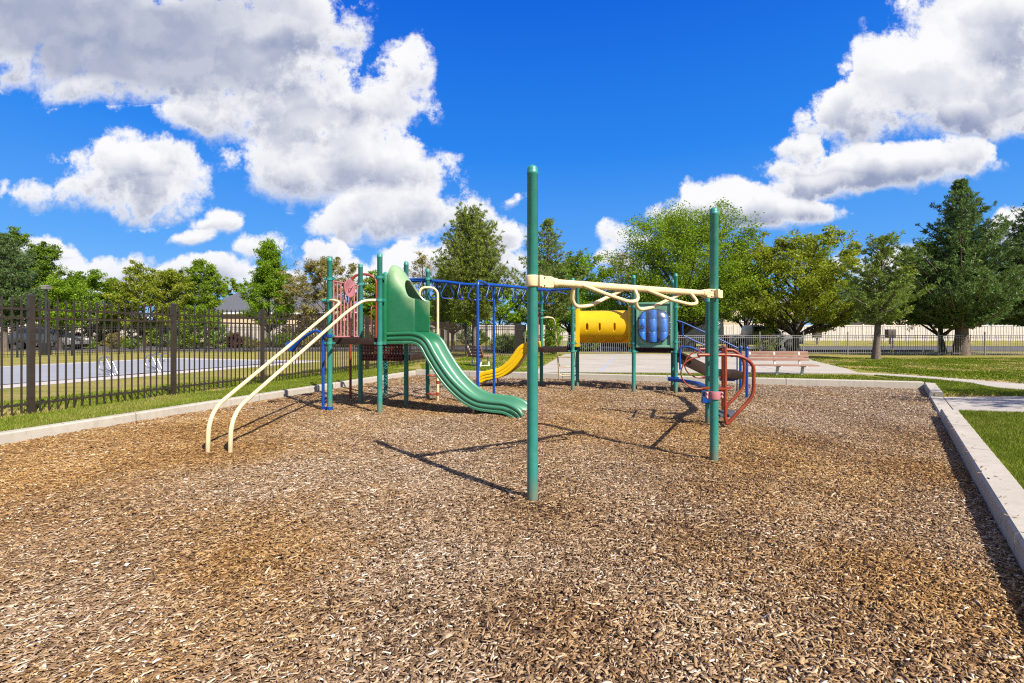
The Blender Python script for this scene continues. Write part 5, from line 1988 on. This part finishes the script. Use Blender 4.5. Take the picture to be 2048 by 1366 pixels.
def broadleaf(name, label, cat, x, y, z, H, R, base, shape, leaf, lm, bm, seed, nl=16000, size=.15, trunk_r=.14, clumpr=.42, gap=.5, limbs=26, lean=(0, 0), group=None, bare=0.0, sq=1.0, crown_name='crown', up=.55, forks=1):
    """H height, R crown radius, base height where the crown starts, shape 'round'/'cone'/'oval'/'vase'"""
    rg = np.random.default_rng(seed)
    root = thing(name, label, cat, (x, y, z), group)
    W[root] = Vector((0, 0, 0))
    def env(t):
        if shape == 'round':
            return math.sqrt(max(0, 1 - ((t - .42) / .58) ** 2)) if t > .42 else math.sqrt(max(0, 1 - ((t - .42) / .50) ** 2))
        if shape == 'oval':
            return max(0, math.sin(math.pi * min(1, (t * .92 + .06))) ** .7)
        if shape == 'cone':
            return max(.03, (1 - t) ** .8 * min(1, .45 + t * 3.2))
        return max(0.05, min(1, .35 + t * 1.3) * math.sqrt(max(0, 1 - max(0, (t - .55) / .45) ** 2)))
    tb = MB()
    top = np.array([lean[0], lean[1], H * (.86 if shape in ('cone', 'oval') else .68)])
    tp = limb_path(rg, np.array([0, 0, -.15]), top, 0, .05, 9)
    n = len(tp)
    tb.tube([Vector(p) for p in tp], [trunk_r * (1.5 if i == 0 else 1) * (1 - .8 * (i / (n - 1)) ** .9) + .012 for i in range(n)], 10)
    nl, size = int(nl * 1.55), size * .80
    tips, tdir = [], []
    for i in range(limbs):
        f = (i + .5) / limbs
        t = f ** .85
        hz = base + (H - base) * t
        az = i * 2.39996 + rg.normal(0, .3)
        r = R * env(t) * rg.uniform(.78, 1.06)
        end = np.array([math.cos(az) * r + lean[0] * t, math.sin(az) * r * sq + lean[1] * t, hz])
        hs = max(base * .7, hz - up * r - .15 * (H - base) * rg.uniform(.6, 1.2))
        k = min(n - 1.01, max(0, hs / top[2] * (n - 1)))
        st = tp[int(k)] + (tp[int(k) + 1] - tp[int(k)]) * (k - int(k))
        path = limb_path(rg, st, end, rg.uniform(.02, .12), .12, 7)
        r0 = trunk_r * (.46 if i < 8 else .32) * (1 - .5 * t)
        tb.tube([Vector(p) for p in path], [r0 * (1 - .85 * j / 6) + .006 for j in range(7)], 6, cap=False)
        nsub = 7
        for j in range(nsub):
            u = rg.uniform(.30, 1.0)
            a = path[min(5, int(u * 6))]
            b = path[min(6, int(u * 6) + 1)]
            s0 = a + (b - a) * (u * 6 - int(u * 6))
            dv = rg.normal(0, 1, 3)
            dv[2] = abs(dv[2]) * .5 + .1
            out = (end - st) / (np.linalg.norm(end - st) + 1e-6)
            dv = dv / np.linalg.norm(dv) * .75 + out * .6
            ln = R * rg.uniform(.16, .36) * (.6 + .6 * env(t))
            e2 = s0 + dv * ln
            if j < 5:
                tb.tube([Vector(s0), Vector((s0 + e2) / 2 + rg.normal(0, .04 * ln, 3)), Vector(e2)], [.016, .010, .005], 4, cap=False)
            tips.append(e2)
            tdir.append(dv)
            tips.append(s0 * .45 + e2 * .55)
            tdir.append(dv)
    tb.build('trunk', bm, root, angle=70)
    tips, tdir = np.array(tips), np.array(tdir)
    keep = rg.random(len(tips)) > bare * np.clip((tips[:, 2] - base) / (H - base), 0, 1) ** 2
    tips, tdir = tips[keep], tdir[keep]
    m = len(tips)
    wgt = rg.uniform(1 - gap, 1 + gap, m)
    idx = rg.choice(m, nl, p=wgt / wgt.sum())
    off = rg.normal(0, 1, (nl, 3))
    off /= np.linalg.norm(off, axis=1, keepdims=True)
    off *= (rg.random(nl) ** .5)[:, None] * clumpr * np.array([1, 1, .62]) * (rg.uniform(.55, 1.25, m)[idx])[:, None]
    c = tips[idx] + off
    d = off + rg.normal(0, .5 * clumpr, (nl, 3))
    d[:, 2] -= .15
    tone = rg.uniform(0, 1, m)[idx]
    tint = np.clip(.55 * tone + rg.normal(.22, .2, nl), 0, 1)
    L = size * rg.uniform(.7, 1.35, nl)
    leaves_mesh(crown_name, c, d, L, L * rg.uniform(.45, .7, nl), lm, root, rg, tint)
    W[root] = Vector((x, y, z))
    return root


def conifer(name, label, x, y, z, H, R, base, lm, bm, seed, whorls=26, per=7, tuft=13, nlen=.24, trunk_r=.17, rise=.35, power=.75, group=None, lean=0.0, upsweep=.25, wide=.2, clear=.0, irregular=.22, step=.26):
    nlen, tuft, step = nlen * .66, int(tuft * 1.45), step * .85
    rg = np.random.default_rng(seed)
    root = thing(name, label, 'tree', (x, y, z), group)
    W[root] = Vector((0, 0, 0))
    tb = MB()
    tp = limb_path(rg, np.array([0, 0, -.15]), np.array([lean, 0, H * .97]), 0, .035, 9)
    tb.tube([Vector(p) for p in tp], [trunk_r * (1.35 if i == 0 else 1) * (1 - .9 * i / 8) + .012 for i in range(9)], 10)
    cs, ds, tone = [], [], []
    for i in range(whorls):
        f = i / (whorls - 1)
        hz = base + (H * .985 - base) * f
        lr = R * max(.05, (1 - f) ** power) * min(1, .70 + f * 2.2)
        if wide and f < .25:
            lr *= 1 - wide * (1 - f / .25)
        nb = max(4, int(per * (.65 + .5 * (1 - f))))
        for k in range(nb):
            az = 2 * math.pi * (k + rg.uniform(-.3, .3)) / nb + i * 1.1
            L = lr * rg.uniform(1 - irregular * 1.6, 1 + irregular)
            k2 = min(7.99, max(0, hz / (H * .97) * 8))
            st = tp[int(k2)] + (tp[int(k2) + 1] - tp[int(k2)]) * (k2 - int(k2))
            el = rise * (.55 + .9 * f) + rg.normal(0, .10)
            dv = np.array([math.cos(az) * math.cos(el), math.sin(az) * math.cos(el), math.sin(el)])
            ns = 6
            path = [st + dv * L * t + np.array([0, 0, upsweep * L * t * t]) for t in np.linspace(0, 1, ns)]
            tb.tube([Vector(p) for p in path], [.012 + trunk_r * .20 * (1 - f) * (1 - t) for t in np.linspace(0, 1, ns)], 5, cap=False)
            bt = rg.uniform(0, 1)
            steps = max(3, int(L / step))
            for s in range(steps):
                t = .18 + .82 * (s + rg.uniform(0, 1)) / steps if steps > 1 else 1
                t = min(t, 1.0)
                q = st + dv * L * t + np.array([0, 0, upsweep * L * t * t])
                side = np.array([-math.sin(az), math.cos(az), 0])
                for w in ((-1, 1) if t < .93 else (0,)):
                    sp = L * .30 * (1.1 - t) * rg.uniform(.3, 1.25) + .05
                    tw = q + side * w * sp + dv * sp * .55 + np.array([0, 0, rg.uniform(.0, .22) * (sp + .15)])
                    for u in ((.45, 1.0) if sp > .25 else (1.0,)):
                        cs.append(q + (tw - q) * u)
                        ds.append(dv * .6 + side * w * .5 + np.array([0, 0, .55]))
                        tone.append(bt)
    # leading shoot
    for s in range(6):
        cs.append(tp[-1] + np.array([0, 0, -.12 * s + .1]))
        ds.append(np.array([0, 0, 1.0]))
        tone.append(.6)
    tb.build('trunk', bm, root, angle=70)
    cs, ds, tone = np.array(cs), np.array(ds), np.array(tone)
    m = len(cs)
    n = m * tuft
    idx = np.repeat(np.arange(m), tuft)
    ax = ds[idx] / np.linalg.norm(ds[idx], axis=1, keepdims=True)
    rd_ = rg.normal(0, 1, (n, 3))
    rd_ /= np.linalg.norm(rd_, axis=1, keepdims=True)
    d = ax * .75 + rd_ * .85
    d /= np.linalg.norm(d, axis=1, keepdims=True)
    L = nlen * rg.uniform(.65, 1.3, n)
    c = cs[idx] + d * (L * .45)[:, None] + rg.normal(0, nlen * .18, (n, 3))
    tint = np.clip(.45 * tone[idx] + .25 * (ax[:, 2] > .4) + rg.normal(.18, .2, n), 0, 1)
    leaves_mesh('crown', c, d, L, L * rg.uniform(.16, .28, n), lm, root, rg, tint, .2)
    W[root] = Vector((x, y, z))
    return root


def at(px, Y):
    return (px - 1024) / FPX * Y


def top_h(py, Y):
    return EYE + (HOR - py) / FPX * Y


def bl_tree(label, px, Y, top, wpx, base_py, shape, lm, seed, **k):
    z = k.pop('z', LZ)
    bm = k.pop('bark', M_BARKD)
    nm = k.pop('name', 'broadleaf_tree')
    H = top_h(top, Y) - z
    R = wpx / 2 / FPX * Y
    return broadleaf(nm, label, k.pop('cat', 'tree'), at(px, Y), Y, z, H, R, top_h(base_py, Y) - z, shape, None, lm, bm, seed, **k)


def pn_tree(label, px, Y, top, wpx, base_py, lm, seed, **k):
    z = k.pop('z', LZ)
    H = top_h(top, Y) - z
    return conifer('pine_tree', label, at(px, Y), Y, z, H, wpx / 2 / FPX * Y, top_h(base_py, Y) - z, lm, k.pop('bark', M_BARK), seed, **k)


# right-hand side
pn_tree('tallest dark pine, standing at the pale fence on the right', 1922, 27.5, 358, 262, 654, N_PINEB, 101, whorls=32, per=8, tuft=13, nlen=.30, trunk_r=.33, power=.92, rise=.26, step=.32, irregular=.36, wide=.08, upsweep=.35)
pn_tree('small pine alone on the right lawn in front of the pale fence', 1752, 23.2, 474, 172, 646, N_PINE, 102, whorls=17, per=6, tuft=14, nlen=.24, lean=.35, trunk_r=.155, power=.58, rise=.42, irregular=.50, step=.24, wide=.05)
bl_tree('dark leaning tree between the small pine and the tallest pine', 1885, 29.5, 492, 175, 650, 'round', L_DARK, 103, nl=13000, size=.17, lean=(-.3, 0), trunk_r=.16, z=LZ)
pn_tree('pine cut off by the right edge of the picture', 2080, 28, 400, 250, 650, N_PINEB, 104, whorls=26, per=8, tuft=11, nlen=.28, trunk_r=.28, power=.6)
bl_tree('yellow-green round tree over the pickup truck', 1592, 31, 484, 250, 656, 'round', L_YEL, 105, nl=34000, size=.17, trunk_r=.22, limbs=44, bark=M_BARKD, clumpr=.5, gap=.8)
bl_tree('large airy olive-green tree behind the bubble window panel', 1362, 33, 440, 276, 648, 'round', L_LIME, 106, nl=60000, size=.15, trunk_r=.30, limbs=80, clumpr=.80, gap=.4, lean=(.3, 0), up=.8)
bl_tree('light green tree filling the gap left of the yellow-green tree', 1492, 40, 505, 150, 645, 'round', L_LIME, 107, nl=14000, size=.19, trunk_r=.18)
bl_tree('thin grey-green sapling-like tree at the left flank of the airy tree', 1243, 40, 505, 80, 640, 'oval', L_BROWN, 108, nl=3800, size=.14, trunk_r=.12, gap=.9)
# middle
pn_tree('olive-green pine with upswept branches behind the monkey bars', 952, 25.5, 430, 172, 640, N_PINEY, 110, whorls=25, per=9, tuft=16, nlen=.22, trunk_r=.15, power=.40, rise=.52, upsweep=.42, wide=.1, lean=-.3, step=.24, irregular=.2)
pn_tree('sparser pine half hidden by the nearest post', 1096, 31, 437, 190, 644, N_PINE, 111, whorls=19, per=7, tuft=13, nlen=.26, trunk_r=.18, power=.78, rise=.30, upsweep=.3, irregular=.42, step=.30)
bl_tree('bright green tree right behind the nearest post', 1140, 39, 522, 165, 650, 'round', L_GREEN, 112, nl=22000, size=.19, trunk_r=.18, limbs=30)
bl_tree('green tree low behind the yellow tunnel', 1190, 34, 590, 110, 655, 'round', L_GREEN, 113, nl=9000, size=.15, trunk_r=.14)
pn_tree('low pine left of the upswept pine', 884, 29, 534, 70, 652, N_PINEY, 114, whorls=14, per=7, tuft=12, nlen=.25, trunk_r=.12, power=.6)
bl_tree('thinly leaved brown-green tree behind the green slide', 845, 50, 508, 66, 640, 'oval', L_BROWN, 115, nl=3600, size=.17, trunk_r=.13, gap=.9)
bl_tree('dark green round tree showing inside the red arch', 752, 48, 548, 60, 640, 'round', L_GREEN, 116, nl=8000, size=.2, trunk_r=.15)
bl_tree('green tree filling the view under the cream climbing pole', 905, 33, 596, 110, 650, 'round', L_GREEN, 117, nl=9000, size=.16, trunk_r=.13)
# left
bl_tree('bushy brownish-green tree left of the slide tower', 652, 46, 518, 150, 660, 'round', L_BROWN, 120, nl=24000, size=.17, trunk_r=.15, limbs=36, bare=.35)
bl_tree('cone-shaped bright green tree in front of the grey roof', 538, 47, 488, 104, 650, 'cone', L_GREEN, 121, nl=30000, size=.19, trunk_r=.17, limbs=46, clumpr=.48)
bl_tree('pale green twin-topped tree left of the grey roof', 398, 46, 525, 76, 655, 'oval', L_LIME, 122, nl=12000, size=.17, trunk_r=.13, limbs=30, gap=.8)
bl_tree('slimmer pale green tree touching the twin-topped tree', 421, 47, 532, 42, 650, 'oval', L_LIME, 123, nl=7000, size=.17, trunk_r=.12, limbs=24, gap=.7)
pn_tree('small dark round-topped conifer beyond the grey roof', 577, 92, 548, 34, 620, N_PINEB, 124, whorls=14, per=6, tuft=10, nlen=.6, power=.45, z=.6, step=.7)
bl_tree('yellow-green treetop beyond the grey roof', 478, 85, 560, 84, 640, 'round', L_LIME, 125, nl=6000, size=.34, trunk_r=.2, z=.6)
bl_tree('olive yellow tree with a twiggy bare top near the fence centre', 288, 44, 530, 118, 660, 'round', L_YEL, 126, nl=19000, size=.17, trunk_r=.16, limbs=34, bare=.7)
bl_tree('olive yellow tree just right of the twiggy topped one', 342, 43, 545, 84, 660, 'oval', L_YEL, 127, nl=14000, size=.17, trunk_r=.15, limbs=28)
bl_tree('green tree third from the left behind the pool fence', 180, 43, 552, 110, 655, 'round', L_GREEN, 128, nl=18000, size=.18, trunk_r=.15, limbs=30)
bl_tree('light olive tree between the lamp post and the twiggy tree', 232, 46, 568, 76, 655, 'round', L_YEL, 129, nl=9000, size=.18, trunk_r=.14)
bl_tree('tall dark green tree behind the lamp post', 92, 41, 492, 78, 655, 'oval', L_DARK, 130, nl=13000, size=.18, trunk_r=.17, limbs=34, gap=.8)
bl_tree('mid green low tree under the lamp head', 120, 36, 562, 96, 655, 'round', L_GREEN, 131, nl=10000, size=.16, trunk_r=.13)
pn_tree('dark pine at the left edge of the picture', 8, 33, 468, 150, 650, N_PINEB, 132, whorls=22, per=8, tuft=12, nlen=.28, trunk_r=.2, power=.55)
bl_tree('leafy green tree behind the pine at the left edge', 30, 42, 458, 100, 640, 'oval', L_DARK, 133, nl=11000, size=.19, trunk_r=.16, limbs=32)
for k, (px, tp, w) in enumerate(((140, 548, 16), (156, 545, 14), (168, 552, 14), (362, 540, 26), (602, 572, 18), (380, 560, 20))):
    lab = ['narrow dark conifer top showing left of the green pool-side tree', 'narrow dark conifer top in the middle of the far group of three', 'narrow dark conifer top right in the far group of three',
           'dark conifer top between the yellow tree and the twin-topped tree', 'little dark conifer top right of the round-topped conifer', 'dark conifer top hidden low behind the twin-topped tree'][k]
    pn_tree(lab, px, 95, tp, w * 1.6, 630, N_PINEB, 140 + k, whorls=12, per=5, tuft=9, nlen=.6, power=.7, z=.6, group='far conifers beyond the houses', step=.7)
for k, (px, tp, w, lm_) in enumerate(((1665, 560, 130, L_GREEN), (1800, 575, 150, L_DARK), (1880, 585, 130, L_DARK), (1985, 560, 150, L_GREEN), (2060, 570, 140, L_DARK))):
    lab = ['green tree beyond the white fence between the yellow-green tree and the small pine', 'dark tree beyond the white fence right of the small pine', 'dark tree beyond the white fence behind the leaning tree',
           'green tree beyond the white fence right of the tallest pine', 'dark tree beyond the white fence at the right edge'][k]
    bl_tree(lab, px, 59, tp, w, 652, 'round', lm_, 160 + k, nl=8000, size=.3, trunk_r=.18, z=.5)
for k, (px, tp, w, lm_) in enumerate(((800, 590, 130, L_GREEN), (1000, 585, 150, L_GREEN), (1090, 590, 120, L_DARK), (1330, 590, 140, L_GREEN))):
    lab = ['green tree beyond the white fence behind the green slide', 'green tree beyond the white fence right of the upswept pine', 'dark green tree beyond the white fence behind the nearest post', 'green tree beyond the white fence behind the airy tree'][k]
    bl_tree(lab, px, 60, tp, w, 650, 'round', lm_, 170 + k, nl=8000, size=.3, trunk_r=.18, z=.5)
# a tree outside the picture on the right throws its shade on the path
broadleaf('broadleaf_tree', 'young tree on the right lawn whose shadow falls on the path', 'tree', 13.2, 5.4, LZ, 5.6, 1.5, 3.0, 'round', None, L_GREEN, M_BARK, 150, nl=2600, size=.13, trunk_r=.08, limbs=16, gap=.9, bare=.3)


# ------------------------------------------------------------------ shrubs
def shrub(label, px, Y, top, wpx, lm, seed, nl=5000, size=.11, name='shrub', sq=.8, z=LZ, group=None, shape='round'):
    H = top_h(top, Y) - z
    return broadleaf(name, label, 'shrub', at(px, Y), Y, z, H, wpx / 2 / FPX * Y, .12, shape, None, lm, M_BARKD, seed, nl=nl, size=size, trunk_r=.035, clumpr=.22, limbs=22, sq=sq, group=group, crown_name='foliage')


shrub('tall leafy green shrub below the pale twin-topped tree', 392, 39, 612, 70, L_GREEN, 201, 9000, .13)
shrub('green shrub joined to the tall leafy one on its right', 432, 38.5, 640, 46, L_GREEN, 202, 5000, .12)
shrub('dark green shrub joined to the tall leafy one on its left', 362, 38.5, 645, 40, L_GREEN, 203, 4500, .12)
shrub('purple-red shrub in front of the white fence left of the cone tree', 467, 40, 668, 34, L_RED, 204, 3500, .12)
shrub('low olive shrub under the cone-shaped tree', 504, 40, 682, 30, L_BROWN, 205, 2500, .11)
shrub('small green shrub right of the purple-red one', 486, 42, 676, 22, L_GREEN, 206, 2000, .11)
shrub('dark red clipped square shrub behind the pool fence', 151, 40, 670, 34, L_RED, 207, 9000, .11, name='hedge')
shrub('round green shrub by the fence behind the pool rails', 262, 38, 680, 30, L_GREEN, 208, 3000, .11)
shrub('tangled dry shrub left of the round green one', 228, 38, 668, 32, L_BROWN, 209, 2600, .11)
shrub('small pale shrub right of the dark red clipped one', 182, 38, 684, 20, L_LIME, 210, 1500, .10)
shrub('upright green shrub behind the cream loop ladder', 1107, 28.6, 640, 34, L_GREEN, 211, 5000, .09, shape='oval')
shrub('dark green shrub left of the cream loop ladder at the pale fence', 1046, 30.5, 668, 60, L_DARK, 212, 4500, .10)
shrub('leafy olive bush in front of the parked pickup truck', 1530, 30.0, 662, 46, L_YEL, 213, 2200, .09)
shrub('green bush behind the fence right of the small bench', 1005, 31, 672, 50, L_DARK, 214, 3600, .10)
shrub('low green shrub under the yellow tunnel beyond the pale fence', 1178, 33, 672, 36, L_GREEN, 215, 2500, .10)
for k, (px, tp, w, lm_) in enumerate(((55, 640, 90, L_DARK), (115, 650, 70, L_GREEN), (205, 645, 70, L_DARK), (300, 648, 80, L_GREEN), (590, 655, 70, L_BROWN), (700, 645, 90, L_BROWN), (770, 655, 80, L_DARK), (835, 650, 70, L_GREEN), (945, 662, 60, L_DARK))):
    lab = ['broad dark bush in the shade at the far left', 'green bush behind the lamp post foot', 'dark bush between the clipped red shrub and the round green one', 'green bush under the olive yellow tree', 'brown bush under the white fence right of the cone tree',
           'brown-green bush under the bushy brownish tree', 'dark bush behind the slide tower legs', 'green bush behind the green slide top', 'dark bush at the trunk of the upswept pine'][k]
    shrub(lab, px, 46, tp, w, lm_, 260 + k, 4200, .16)
for k, (px, w) in enumerate(((20, 60), (78, 46), (330, 60), (560, 60), (620, 60), (690, 50), (735, 40))):
    lab = ['dark shrub at the far left behind the pool fence', 'dark shrub left of the dark red clipped one', 'olive shrub behind the second post of the near fence', 'low dark shrub at the foot of the white fence under the cone tree',
           'brownish shrub at the foot of the white fence left of the slide rails', 'brown-green shrub seen between the cream slide rails and the tower', 'shrub seen between the red pole and the slide tower posts'][k]
    shrub(lab, px, 43, 672 if k not in (2,) else 655, w, (L_DARK, L_DARK, L_GREEN, L_DARK, L_BROWN, L_BROWN, L_DARK)[k], 220 + k, 2600, .13)


# ------------------------------------------------------------------ one calibration of every painted, mineral and wooden colour to the exposure
ALBEDO = 0.80
for m in bpy.data.materials:
    if not m.use_nodes or m.name.endswith(('leaves', 'needles')) or m.name in ('clear_acrylic', 'grass_blade', 'lawn'):
        continue
    tree = m.node_tree
    for nd in list(tree.nodes):
        sock = nd.inputs.get('Base Color')
        if sock is None:
            continue
        if sock.is_linked:
            src = sock.links[0].from_socket
            mul = tree.nodes.new('ShaderNodeVectorMath')
            mul.operation = 'SCALE'
            mul.inputs['Scale'].default_value = .75 if m.name == 'wood_chip' else ALBEDO
            tree.links.new(src, mul.inputs[0])
            tree.links.new(mul.outputs[0], sock)
        else:
            c = sock.default_value
            sock.default_value = (c[0] * ALBEDO, c[1] * ALBEDO, c[2] * ALBEDO, 1)
